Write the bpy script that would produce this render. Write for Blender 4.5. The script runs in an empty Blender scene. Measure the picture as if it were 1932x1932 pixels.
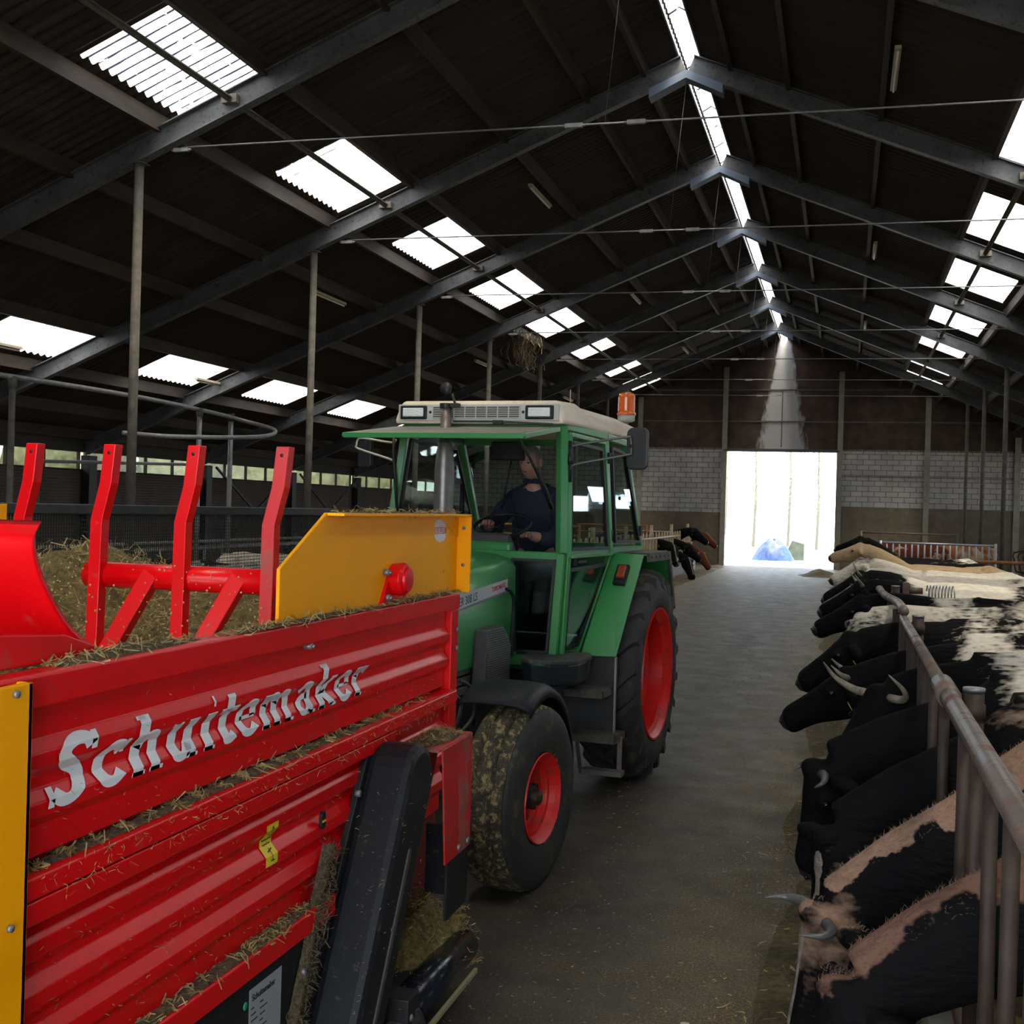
import bpy, bmesh, math, random
from mathutils import Vector, Matrix, noise
random.seed(7)
S = bpy.context.scene
COL = S.collection
PI = math.pi
# ------------------------------------------------------------------ camera
F_PX = 2230.0
ROLL, YAW, PITCH, CAMH = 0.028, math.atan(626/2230.), -math.atan(6.4/2230), 2.03
fw0 = Vector((-math.sin(YAW), math.cos(YAW), 0)); r0 = Vector((math.cos(YAW), math.sin(YAW), 0)); zz = Vector((0, 0, 1))
fw = fw0*math.cos(PITCH)+zz*math.sin(PITCH); up = zz*math.cos(PITCH)-fw0*math.sin(PITCH)
cr = r0*math.cos(ROLL)+up*math.sin(ROLL); cu = up*math.cos(ROLL)-r0*math.sin(ROLL)
cam = bpy.data.cameras.new('camera'); cam.sensor_width = 36; cam.sensor_fit = 'HORIZONTAL'; cam.lens = F_PX/1932*36
cam.clip_start = 0.05; cam.clip_end = 500
co = bpy.data.objects.new('camera', cam); COL.objects.link(co)
m = Matrix((cr, cu, -fw)).transposed().to_4x4(); m.translation = Vector((0, 0, CAMH)); co.matrix_world = m
S.camera = co
# ------------------------------------------------------------------ world, sun, exposure
SKY, SUN = 7.0, 36.0
w = bpy.data.worlds.new('sky'); S.world = w; w.use_nodes = True
bg = w.node_tree.nodes['Background']; bg.inputs[0].default_value = (0.80, 0.90, 1.0, 1); bg.inputs[1].default_value = SKY
sl = bpy.data.lights.new('sun', 'SUN'); sl.energy = SUN; sl.angle = math.radians(28); sl.color = (1.0, 0.90, 0.74)
so = bpy.data.objects.new('sun', sl); COL.objects.link(so)
so.rotation_euler = Vector((-0.16, 0.30, -1.0)).to_track_quat('-Z', 'Y').to_euler()
S.view_settings.view_transform = 'Standard'; S.view_settings.look = 'None'; S.view_settings.gamma = 1
S.view_settings.use_curve_mapping = False; S.view_settings.exposure = 0.0
def portal(loc, direc, sx, sy, yaxis='Y'):
    l = bpy.data.lights.new('portal', 'AREA'); l.shape = 'RECTANGLE'; l.size = sx; l.size_y = sy; l.cycles.is_portal = True
    o = bpy.data.objects.new('portal', l); COL.objects.link(o); o.location = loc
    o.rotation_euler = Vector(direc).to_track_quat('-Z', yaxis).to_euler()
    return o

# ------------------------------------------------------------------ materials
MATS = {}
def mat(name, c, rough=0.6, metal=0.0, c2=None, nscale=6.0, amt=0.5, bump=0.0, bscale=40.0, stretch=(1, 1, 1), coat=0.0, c3=None, c3t=(0.62, 0.7), c3scale=3.0, spec=0.5):
    if name in MATS: return MATS[name]
    M = bpy.data.materials.new(name); M.use_nodes = True; nt = M.node_tree; N = nt.nodes; L = nt.links
    b = N['Principled BSDF']; b.inputs['Base Color'].default_value = (*c, 1); b.inputs['Roughness'].default_value = rough; b.inputs['Metallic'].default_value = metal
    b.inputs['Specular IOR Level'].default_value = spec
    if coat: b.inputs['Coat Weight'].default_value = coat; b.inputs['Coat Roughness'].default_value = 0.12
    if c2 or bump or c3:
        tc = N.new('ShaderNodeTexCoord'); mp = N.new('ShaderNodeMapping'); mp.inputs['Scale'].default_value = stretch
        L.new(tc.outputs['Object'], mp.inputs[0])
    last = None
    if c2:
        n = N.new('ShaderNodeTexNoise'); n.inputs['Scale'].default_value = nscale; n.inputs['Detail'].default_value = 6; n.inputs['Roughness'].default_value = 0.65
        L.new(mp.outputs[0], n.inputs[0])
        r = N.new('ShaderNodeValToRGB'); r.color_ramp.elements[0].position = 0.5-0.5*(1-amt)*0.6-0.02; r.color_ramp.elements[1].position = 0.5+0.5*(1-amt)*0.6+0.02
        r.color_ramp.elements[0].color = (*c, 1); r.color_ramp.elements[1].color = (*c2, 1)
        L.new(n.outputs[0], r.inputs[0]); last = r.outputs[0]
    if c3:
        n = N.new('ShaderNodeTexNoise'); n.inputs['Scale'].default_value = c3scale; n.inputs['Detail'].default_value = 8; n.inputs['Roughness'].default_value = 0.7
        L.new(mp.outputs[0], n.inputs[0])
        r = N.new('ShaderNodeMapRange'); r.inputs[1].default_value = c3t[0]; r.inputs[2].default_value = c3t[1]; L.new(n.outputs[0], r.inputs[0])
        mx = N.new('ShaderNodeMix'); mx.data_type = 'RGBA'; L.new(r.outputs[0], mx.inputs[0]); mx.inputs[7].default_value = (*c3, 1)
        if last: L.new(last, mx.inputs[6])
        else: mx.inputs[6].default_value = (*c, 1)
        last = mx.outputs[2]
        rr = N.new('ShaderNodeMapRange'); rr.inputs[3].default_value = rough; rr.inputs[4].default_value = 0.9; L.new(r.outputs[0], rr.inputs[0]); L.new(rr.outputs[0], b.inputs['Roughness'])
    if last: L.new(last, b.inputs['Base Color'])
    if bump:
        n = N.new('ShaderNodeTexNoise'); n.inputs['Scale'].default_value = bscale; n.inputs['Detail'].default_value = 5; L.new(mp.outputs[0], n.inputs[0])
        bp = N.new('ShaderNodeBump'); bp.inputs['Strength'].default_value = bump; bp.inputs['Distance'].default_value = 0.02; L.new(n.outputs[0], bp.inputs['Height']); L.new(bp.outputs[0], b.inputs['Normal'])
    MATS[name] = M
    return M
RED = mat('red_paint', (0.80, 0.002, 0.006), 0.30, c2=(0.68, 0.002, 0.005), nscale=3, amt=0.2, c3=(0.34, 0.07, 0.05), c3t=(0.60, 0.85), c3scale=9, coat=0.0, spec=0.32)
REDD = mat('red_dusty', (0.60, 0.006, 0.010), 0.5, c2=(0.48, 0.02, 0.02), nscale=3, c3=(0.22, 0.12, 0.09), c3t=(0.50, 0.66), c3scale=6)
YEL = mat('orange_yellow_paint', (1.0, 0.41, 0.001), 0.45, spec=0.12, c2=(0.97, 0.38, 0.001), nscale=2, amt=0.2, c3=(0.25, 0.13, 0.04), c3t=(0.66, 0.74), c3scale=14)
BLKP = mat('black_plastic', (0.009, 0.0105, 0.014), 0.5, spec=0.3, c2=(0.013, 0.014, 0.017), nscale=5, c3=(0.13, 0.10, 0.06), c3t=(0.60, 0.76), c3scale=24)
BLKM = mat('black_metal', (0.012, 0.012, 0.013), 0.5, c3=(0.09, 0.065, 0.035), c3t=(0.55, 0.72), c3scale=12)
WHITEP = mat('white_lettering', (0.78, 0.80, 0.82), 0.4, c2=(0.66, 0.68, 0.70), nscale=9, amt=0.3)
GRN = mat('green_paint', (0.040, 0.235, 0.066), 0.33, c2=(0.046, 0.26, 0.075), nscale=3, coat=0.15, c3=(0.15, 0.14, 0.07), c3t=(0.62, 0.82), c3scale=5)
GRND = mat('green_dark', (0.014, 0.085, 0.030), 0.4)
CREAM = mat('cream_roof', (0.84, 0.72, 0.58), 0.5, c2=(0.74, 0.60, 0.46), nscale=4, c3=(0.35, 0.22, 0.14), c3t=(0.60, 0.80), c3scale=5)
LGREY = mat('light_grey_plastic', (0.52, 0.53, 0.50), 0.5, c2=(0.44, 0.44, 0.40), nscale=6)
RUB = mat('tyre_rubber', (0.022, 0.022, 0.021), 0.75, c2=(0.035, 0.033, 0.030), nscale=7, c3=(0.16, 0.125, 0.07), c3t=(0.56, 0.75), c3scale=7, bump=0.2, bscale=60)
RUBM = mat('tyre_muddy', (0.028, 0.026, 0.022), 0.8, c2=(0.085, 0.066, 0.036), nscale=22, c3=(0.34, 0.26, 0.11), c3t=(0.50, 0.60), c3scale=26, bump=0.8, bscale=70)
GASK = mat('rubber_gasket', (0.008, 0.008, 0.009), 0.5)
RIM = mat('rim_red', (0.78, 0.014, 0.010), 0.4, c2=(0.62, 0.014, 0.010), nscale=6, c3=(0.10, 0.05, 0.03), c3t=(0.55, 0.75), c3scale=8)
STEEL = mat('galvanised_steel', (0.30, 0.31, 0.32), 0.5, 0.6, c2=(0.20, 0.20, 0.20), nscale=9)
EXH = mat('exhaust_steel', (0.16, 0.145, 0.135), 0.45, 0.5, c2=(0.22, 0.19, 0.17), nscale=7, c3=(0.10, 0.055, 0.04), c3t=(0.55, 0.7), c3scale=6)
DUST = mat('dusty_steel', (0.065, 0.062, 0.055), 0.8, 0.1, c2=(0.13, 0.115, 0.09), nscale=10, bump=0.2)
PIPE = mat('worn_fence_pipe', (0.085, 0.064, 0.052), 0.45, 0.1, c2=(0.14, 0.112, 0.092), nscale=7, c3=(0.16, 0.05, 0.02), c3t=(0.52, 0.66), c3scale=5)
RUST = mat('rusty_bar', (0.018, 0.008, 0.005), 0.7, 0.0, c2=(0.040, 0.024, 0.016), nscale=8)
RAFT = mat('rafter_steel', (0.040, 0.043, 0.048), 0.6, 0.0, c2=(0.088, 0.094, 0.105), nscale=3, c3=(0.03, 0.026, 0.022), c3t=(0.56, 0.66), c3scale=18)
WOODP = mat('purlin_wood', (0.013, 0.009, 0.006), 0.8, c2=(0.050, 0.029, 0.015), nscale=5, stretch=(1, 0.2, 1), bump=0.2)
GUSS = mat('gusset_steel', (0.10, 0.13, 0.19), 0.6)
HAY = mat('silage_hay', (0.075, 0.052, 0.014), 0.9, c2=(0.20, 0.145, 0.045), nscale=30, amt=0.6, bump=1.0, bscale=90)
STRAW = mat('straw_blades', (0.40, 0.30, 0.12), 0.8, c2=(0.20, 0.14, 0.05), nscale=25, amt=0.7)
HAYD = mat('hay_dirt', (0.085, 0.06, 0.032), 0.95, c2=(0.19, 0.145, 0.075), nscale=45, amt=0.6, bump=1.0, bscale=120)
SKIN = mat('skin', (0.36, 0.17, 0.12), 0.55, c2=(0.42, 0.22, 0.16), nscale=14)
JACK = mat('navy_jacket', (0.006, 0.010, 0.024), 0.85, c2=(0.012, 0.018, 0.036), nscale=9, bump=0.3, bscale=30)
HAIRM = mat('grey_hair', (0.17, 0.155, 0.14), 0.8)
LAMP = mat('lamp_glass', (0.62, 0.68, 0.68), 0.12, spec=0.9, c2=(0.80, 0.84, 0.82), nscale=40, stretch=(1, 1, 4), bump=0.3)
ORANGE = mat('amber_plastic', (0.80, 0.14, 0.008), 0.25, spec=0.7, coat=0.5)
TUBE = mat('tube_fitting', (0.38, 0.32, 0.22), 0.6)
HORN = mat('horn', (0.34, 0.28, 0.20), 0.45, c2=(0.09, 0.075, 0.06), nscale=9)
EYE = mat('cow_eye', (0.004, 0.003, 0.003), 0.1)
TAGY = mat('ear_tag_yellow', (0.75, 0.50, 0.02), 0.5)
def glassmat(name, tint, mixf, rough=0.02):
    M = bpy.data.materials.new(name); M.use_nodes = True; nt = M.node_tree; N = nt.nodes; L = nt.links
    for n in list(N):
        if n.type != 'OUTPUT_MATERIAL': N.remove(n)
    out = [n for n in N if n.type == 'OUTPUT_MATERIAL'][0]
    t = N.new('ShaderNodeBsdfTransparent'); t.inputs[0].default_value = (*tint, 1)
    g = N.new('ShaderNodeBsdfGlossy'); g.inputs['Roughness'].default_value = rough; g.inputs[0].default_value = (0.9, 0.95, 1, 1)
    lw = N.new('ShaderNodeLayerWeight'); lw.inputs[0].default_value = .5
    fr = N.new('ShaderNodeMath'); fr.operation = 'POWER'; fr.inputs[1].default_value = 4.0; L.new(lw.outputs[1], fr.inputs[0])
    ad = N.new('ShaderNodeMath'); ad.operation = 'MULTIPLY_ADD'; ad.inputs[1].default_value = .85; ad.inputs[2].default_value = mixf+.02; L.new(fr.outputs[0], ad.inputs[0])
    mx = N.new('ShaderNodeMixShader'); L.new(ad.outputs[0], mx.inputs[0]); L.new(t.outputs[0], mx.inputs[1]); L.new(g.outputs[0], mx.inputs[2]); L.new(mx.outputs[0], out.inputs[0])
    return M
GLASS = glassmat('cab_glass', (0.87, 0.94, 0.92), 0.03)
DGLASS = glassmat('dark_cab_glass', (0.32, 0.42, 0.38), 0.0)
def panelmat(name, tr, tl, period, line=(0.35, 0.38, 0.42)):
    # translucent roof sheet: partly see-through, partly diffusing, shade of overlapping ribs painted in as dark lines
    M = bpy.data.materials.new(name); M.use_nodes = True; nt = M.node_tree; N = nt.nodes; L = nt.links
    for n in list(N):
        if n.type != 'OUTPUT_MATERIAL': N.remove(n)
    out = [n for n in N if n.type == 'OUTPUT_MATERIAL'][0]
    tc = N.new('ShaderNodeTexCoord'); sp = N.new('ShaderNodeSeparateXYZ'); L.new(tc.outputs['Object'], sp.inputs[0])
    ns = N.new('ShaderNodeTexNoise'); ns.inputs['Scale'].default_value = 3; L.new(tc.outputs['Object'], ns.inputs[0])
    a = N.new('ShaderNodeMath'); a.operation = 'MULTIPLY_ADD'; L.new(ns.outputs[0], a.inputs[0]); a.inputs[1].default_value = 0.03; L.new(sp.outputs[1], a.inputs[2])
    md = N.new('ShaderNodeMath'); md.operation = 'PINGPONG'; md.inputs[1].default_value = period/2; L.new(a.outputs[0], md.inputs[0])
    mr = N.new('ShaderNodeMapRange'); mr.inputs[1].default_value = 0.034; mr.inputs[2].default_value = 0.042; L.new(md.outputs[0], mr.inputs[0])
    n2 = N.new('ShaderNodeTexNoise'); n2.inputs['Scale'].default_value = 9; n2.inputs['Detail'].default_value = 6; L.new(tc.outputs['Object'], n2.inputs[0])
    m2 = N.new('ShaderNodeMapRange'); m2.inputs[1].default_value = 0.60; m2.inputs[2].default_value = 0.72; L.new(n2.outputs[0], m2.inputs[0])
    mxx = N.new('ShaderNodeMath'); mxx.operation = 'MAXIMUM'; L.new(mr.outputs[0], mxx.inputs[0]); L.new(m2.outputs[0], mxx.inputs[1])
    t = N.new('ShaderNodeBsdfTransparent'); d = N.new('ShaderNodeBsdfTranslucent')
    for node, v in ((t, tr), (d, tl)):
        mc = N.new('ShaderNodeMix'); mc.data_type = 'RGBA'; mc.inputs[6].default_value = (v*line[0]*.03, v*line[1]*.03, v*line[2]*.04, 1); mc.inputs[7].default_value = (v, v, v, 1)
        L.new(mxx.outputs[0], mc.inputs[0]); L.new(mc.outputs[2], node.inputs[0])
    ash = N.new('ShaderNodeAddShader'); L.new(t.outputs[0], ash.inputs[0]); L.new(d.outputs[0], ash.inputs[1]); L.new(ash.outputs[0], out.inputs[0])
    return M
PANEL = panelmat('translucent_sheet', 0.42, 0.42, 0.177)

# ------------------------------------------------------------------ object helpers
def tag(o, label=None, cat=None, group=None, kind=None):
    if label: o['label'] = label
    if cat: o['category'] = cat
    if group: o['group'] = group
    if kind: o['kind'] = kind
    return o
def empty(name, loc, label=None, cat=None, group=None, rz=0.0):
    o = bpy.data.objects.new(name, None); COL.objects.link(o); o.location = loc; o.rotation_euler = (0, 0, rz); o.empty_display_size = 0.2
    return tag(o, label, cat, group)
class MB:
    def __init__(s): s.v = []; s.f = []; s.sm = []
    def add(s, vs, fs, smooth=False):
        b = len(s.v); s.v += [tuple(p) for p in vs]; s.f += [tuple(b+i for i in q) for q in fs]; s.sm += [smooth]*len(fs); return s
    def box(s, x0, x1, y0, y1, z0, z1):
        vs = [(x, y, z) for z in (z0, z1) for x, y in ((x0, y0), (x1, y0), (x1, y1), (x0, y1))]
        return s.add(vs, [(3, 2, 1, 0), (4, 5, 6, 7), (0, 1, 5, 4), (1, 2, 6, 5), (2, 3, 7, 6), (3, 0, 4, 7)])
    def bar(s, a, b, w, h, upv=(0, 0, 1)):
        a = Vector(a); b = Vector(b); d = (b-a).normalized(); u = Vector(upv); x = d.cross(u)
        if x.length < 1e-4: x = d.cross(Vector((1, 0, 0)))
        x.normalize(); u = x.cross(d).normalized(); vs = []
        for p in (a, b):
            for i, j in ((-1, -1), (1, -1), (1, 1), (-1, 1)): vs.append(p+x*i*w/2+u*j*h/2)
        return s.add(vs, [(0, 1, 2, 3), (7, 6, 5, 4), (0, 4, 5, 1), (1, 5, 6, 2), (2, 6, 7, 3), (3, 7, 4, 0)])
    def tube(s, pts, r, n=10, cap=True):
        pts = [Vector(p) for p in pts]; k = len(pts); rs = r if isinstance(r, (list, tuple)) else [r]*k
        t0 = (pts[1]-pts[0]).normalized(); ref = Vector((0, 0, 1)) if abs(t0.z) < .9 else Vector((1, 0, 0)); x = t0.cross(ref).normalized()
        vs = []
        for i, p in enumerate(pts):
            t = (pts[min(i+1, k-1)]-pts[max(i-1, 0)]).normalized(); x = (x-t*x.dot(t)).normalized(); y = t.cross(x)
            for j in range(n):
                a = 2*PI*j/n; vs.append(p+(x*math.cos(a)+y*math.sin(a))*rs[i])
        fs = [(i*n+j, i*n+(j+1) % n, (i+1)*n+(j+1) % n, (i+1)*n+j) for i in range(k-1) for j in range(n)]
        if cap: fs += [tuple(range(n))[::-1], tuple((k-1)*n+j for j in range(n))]
        return s.add(vs, fs, True)
    def loft(s, rings, cap=True, smooth=True, closed=True):
        n = len(rings[0]); vs = [p for r in rings for p in r]
        jn = n if closed else n-1
        fs = [(i*n+j, i*n+(j+1) % n, (i+1)*n+(j+1) % n, (i+1)*n+j) for i in range(len(rings)-1) for j in range(jn)]
        if cap: fs += [tuple(range(n))[::-1], tuple((len(rings)-1)*n+j for j in range(n))]
        return s.add(vs, fs, smooth)
    def prism(s, poly, fn, smooth=False):   # poly 2d, fn(u,v,side)->3d
        n = len(poly); vs = [fn(u, v, 0) for u, v in poly]+[fn(u, v, 1) for u, v in poly]
        return s.add(vs, [tuple(range(n))[::-1], tuple(range(n, 2*n))]+[(i, (i+1) % n, n+(i+1) % n, n+i) for i in range(n)], smooth)
    def lathe(s, prof, org, axis, n=40, smooth=True, closed=False):  # prof: (axial, radius)
        org = Vector(org); ax = Vector(axis).normalized(); x = ax.orthogonal().normalized(); y = ax.cross(x)
        rings = [[org+ax*a+(x*math.cos(2*PI*j/n)+y*math.sin(2*PI*j/n))*r for j in range(n)] for a, r in prof]
        if closed: rings.append(rings[0])
        return s.loft(rings, cap=not closed, smooth=smooth)
    def blob(s, c, rx, ry, rz, n=14, m=9, seed=None, rough=0.0, R=None):
        rings = []
        for i in range(m+1):
            th = PI*i/m
            ring = []
            for j in range(n):
                a = 2*PI*j/n; d = Vector((math.sin(th)*math.cos(a), math.sin(th)*math.sin(a), math.cos(th)))
                k = 1.0
                if rough: k += rough*noise.noise(d*2.3+Vector((seed or 0, 0, 0)))
                p = Vector((d.x*rx*k, d.y*ry*k, d.z*rz*k))
                if R: p = R @ p
                ring.append(p+Vector(c))
            rings.append(ring)
        return s.loft(rings, cap=False)
    def build(s, name, material, parent=None, bevel=0.0, label=None, cat=None, group=None, kind=None, loc=None):
        me = bpy.data.meshes.new(name); me.from_pydata(s.v, [], s.f); me.materials.append(material)
        me.polygons.foreach_set('use_smooth', s.sm); me.update()
        bm = bmesh.new(); bm.from_mesh(me); bmesh.ops.recalc_face_normals(bm, faces=bm.faces); bm.to_mesh(me); bm.free()
        o = bpy.data.objects.new(name, me); COL.objects.link(o)
        if parent: o.parent = parent
        if loc: o.location = loc
        if bevel:
            b = o.modifiers.new('bevel', 'BEVEL'); b.width = bevel; b.segments = 2; b.limit_method = 'ANGLE'; b.angle_limit = math.radians(35); b.harden_normals = False
        return tag(o, label, cat, group, kind)
def copy_tree(o, loc=None, parent=None, rz=None):
    c = o.copy(); COL.objects.link(c)
    if parent: c.parent = parent
    if loc is not None: c.location = loc
    if rz is not None: c.rotation_euler = (0, 0, rz)
    for ch in list(o.children): copy_tree(ch, parent=c)
    return c
def struct(o): o['kind'] = 'structure'; return o
def smooth_pts(pts, k=6):
    P = [Vector(p) for p in pts]; P = [P[0]*2-P[1]]+P+[P[-1]*2-P[-2]]; out = []
    for i in range(1, len(P)-2):
        for j in range(k):
            t = j/k; a, b, c, d = P[i-1], P[i], P[i+1], P[i+2]
            out.append(0.5*((2*b)+(-a+c)*t+(2*a-5*b+4*c-d)*t*t+(-a+3*b-3*c+d)*t**3))
    out.append(P[-2]); return out
ORD = ['nearest', 'second nearest', 'third nearest', 'fourth nearest', 'fifth nearest', 'sixth nearest', 'seventh nearest', 'eighth nearest', 'ninth nearest']

# ================================================================== BARN
RX, RZ, SL = -2.45, 9.12, 0.41        # ridge x, sheet z at ridge, slope
XL, XR, YF, YB = -16.3, 11.4, -1.8, 47.7
def zr(x): return RZ-SL*abs(x-RX)
PER = 0.177
def corr(xa, xb, ya, yb):
    n = max(2, int(round((yb-ya)/PER*8))); mb = MB(); k = 2
    for i in range(n+1):
        y = ya+(yb-ya)*i/n; dz = 0.026*math.cos(2*PI*y/PER)
        for x in (xa, xb): mb.v.append((x, y, zr(x)+dz))
    mb.f = [(i*k, i*k+1, (i+1)*k+1, (i+1)*k) for i in range(n)]; mb.sm = [True]*n
    return mb
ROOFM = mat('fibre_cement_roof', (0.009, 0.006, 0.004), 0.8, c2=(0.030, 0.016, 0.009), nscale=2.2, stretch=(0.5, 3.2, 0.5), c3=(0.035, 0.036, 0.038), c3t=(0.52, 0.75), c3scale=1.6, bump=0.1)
SKL = [(-8.10, -6.93, [(1.8, 4.1), (6.4, 8.7), (11.02, 13.13), (15.55, 17.85), (20.1, 22.45), (24.75, 27.19), (29.4, 31.76), (34.1, 36.4), (38.9, 41.2), (43.6, 45.9)]),
       (-13.70, -12.60, [(6.4, 8.8), (11.2, 13.6), (15.95, 18.15), (20.45, 22.75), (24.98, 27.3), (29.7, 31.9), (34.4, 36.6), (39.1, 41.3)])]
SKR = [(1.97, 3.20, [(1.4, 3.8), (6.2, 8.6), (11.0, 13.4), (15.5, 18.15), (20.15, 22.9), (25.1, 27.6), (30.5, 32.5), (34.8, 36.9), (39.4, 41.3), (43.7, 45.6)]),
       (7.75, 8.85, [(11.2, 13.6), (16.0, 18.2), (20.5, 22.8), (25.0, 27.4), (29.8, 32.0), (34.5, 36.7), (39.2, 41.4), (43.4, 45.7)])]
roof = MB(); wn = 0
def side_roof(xs_edges, sk):
    global wn
    for (xa, xb) in xs_edges:
        row = [s for s in sk if abs(min(s[0], s[1])-min(xa, xb)) < 1e-6]
        if not row:
            c = corr(xa-.015, xb+.015, YF-.5, YB+.5); roof.add(c.v, c.f, True); continue
        y = YF-.5
        for (a, b) in row[0][2]:
            c = corr(xa, xb, y, a); roof.add(c.v, c.f, True)
            wn += 1
            p = corr(xa, xb, a, b).build('window_%d' % wn, PANEL); struct(p)
            cx = (xa+xb)/2; nx = (SL if cx > RX else -SL)
            portal((cx, (a+b)/2, zr(cx)-0.06), (-nx, 0, -1), 1.0*abs(xb-xa)*1.08, (b-a), 'Y')
            y = b
        c = corr(xa, xb, y, YB+.5); roof.add(c.v, c.f, True)
side_roof([(XL-.4, -13.70), (-13.70, -12.60), (-12.60, -8.10), (-8.10, -6.93), (-6.93, RX-.14)], SKL)
side_roof([(RX+.14, 1.97), (1.97, 3.20), (3.20, 7.75), (7.75, 8.85), (8.85, XR+.4)], SKR)
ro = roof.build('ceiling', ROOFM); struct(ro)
# ridge light strip: clear cap over the slot, in lengths
RIDGEP = panelmat('ridge_cap_sheet', 0.50, 0.45, 1.05)
for i in range(11):
    y0 = 2.77+5*(i-1)+.10; y1 = y0+4.8
    if y1 > YB: y1 = YB-.05
    if y0 >= y1: continue
    wn += 1
    mb = MB(); mb.add([(RX-.17, y0, RZ+.0), (RX, y0, RZ+.10), (RX+.17, y0, RZ+.0), (RX-.17, y1, RZ+.0), (RX, y1, RZ+.10), (RX+.17, y1, RZ+.0)], [(0, 1, 4, 3), (1, 2, 5, 4)])
    struct(mb.build('window_%d' % wn, RIDGEP))
    portal((RX, (y0+y1)/2, RZ-.03), (0, 0, -1), .26, y1-y0, 'Y')
tn = 0
def trim(mb, material, bevel=0, label=None):
    global tn
    tn += 1
    return struct(mb.build('trim_%d' % tn, material, bevel=bevel))
for sx in (-1, 1):   # ridge side flashings
    mb = MB(); mb.box(RX+sx*.16-.012, RX+sx*.16+.012, YF, YB, RZ-.16, RZ+.03); trim(mb, mat('flashing', (.16, .16, .17), .6))
RAFY = [2.77+5*i for i in range(0, 9)]
def ibeam(a, b, h=.28, wd=.15, t=.014):
    a = Vector(a); b = Vector(b); d = (b-a).normalized(); y = Vector((0, 1, 0)); u = d.cross(y).normalized()
    if u.z < 0: u = -u
    sec = [(-wd/2, 0), (wd/2, 0), (wd/2, t), (t/2, t), (t/2, h-t), (wd/2, h-t), (wd/2, h), (-wd/2, h), (-wd/2, h-t), (-t/2, h-t), (-t/2, t), (-wd/2, t)]
    mb = MB(); mb.prism(sec, lambda p, q, s: (b if s else a)+y*p+u*q); return mb
ZU = 8.63
for y in RAFY:
    for sx, xe in ((-1, XL+.05), (1, XR-.05)):
        xe2 = xe
        mb = ibeam((RX, y, ZU), (xe2, y, ZU-SL*abs(xe2-RX)))
        # web stiffener plates / haunch by the post
        trim(mb, RAFT)
    mb = MB()
    for sx in (-1, 1):
        mb.add([(RX, y-.13, ZU-.10), (RX+sx*.55, y-.13, ZU-.14-SL*.55), (RX+sx*.55, y-.13, ZU+.0-SL*.55), (RX, y-.13, ZU+.02),
                (RX, y+.13, ZU-.10), (RX+sx*.55, y+.13, ZU-.14-SL*.55), (RX+sx*.55, y+.13, ZU+.0-SL*.55), (RX, y+.13, ZU+.02)],
               [(0, 1, 2, 3), (7, 6, 5, 4), (0, 4, 5, 1), (1, 5, 6, 2), (3, 2, 6, 7)])
    trim(mb, GUSS)
# purlins (timber, on the rafters) run the whole length; own object each
PURL = [-3.1, -3.95, -5.25, -6.80, -8.22, -9.45, -10.9, -12.45, -13.85, -15.1, -16.1]
for x in PURL+[-4.9-q for q in PURL]:
    z = zr(x)-.03
    s = 1 if x > RX else -1
    mb = MB(); mb.add([(x-.035, YF, z-.20), (x+.035, YF, z-.20), (x+.035, YF, z-s*SL*.035), (x-.035, YF, z+s*SL*.035), (x-.035, YB, z-.20), (x+.035, YB, z-.20), (x+.035, YB, z-s*SL*.035), (x-.035, YB, z+s*SL*.035)],
                      [(0, 1, 2, 3), (7, 6, 5, 4), (0, 4, 5, 1), (1, 5, 6, 2), (2, 6, 7, 3), (3, 7, 4, 0)])
    trim(mb, WOODP)
for x in (-7.22, 2.32):       # longitudinal wind brace angles below the skylight rows
    z = ZU-SL*abs(x-RX)+.17
    mb = MB(); mb.box(x-.045, x+.045, YF, YB, z, z+.012); mb.box(x-.006, x+.006, YF, YB, z-.045, z+.045); trim(mb, DUST)
    for y in RAFY:
        mb = MB(); mb.box(x-.10, x+.10, y-.10, y-.01, z-.05, z+.05); trim(mb, DUST)
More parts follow.
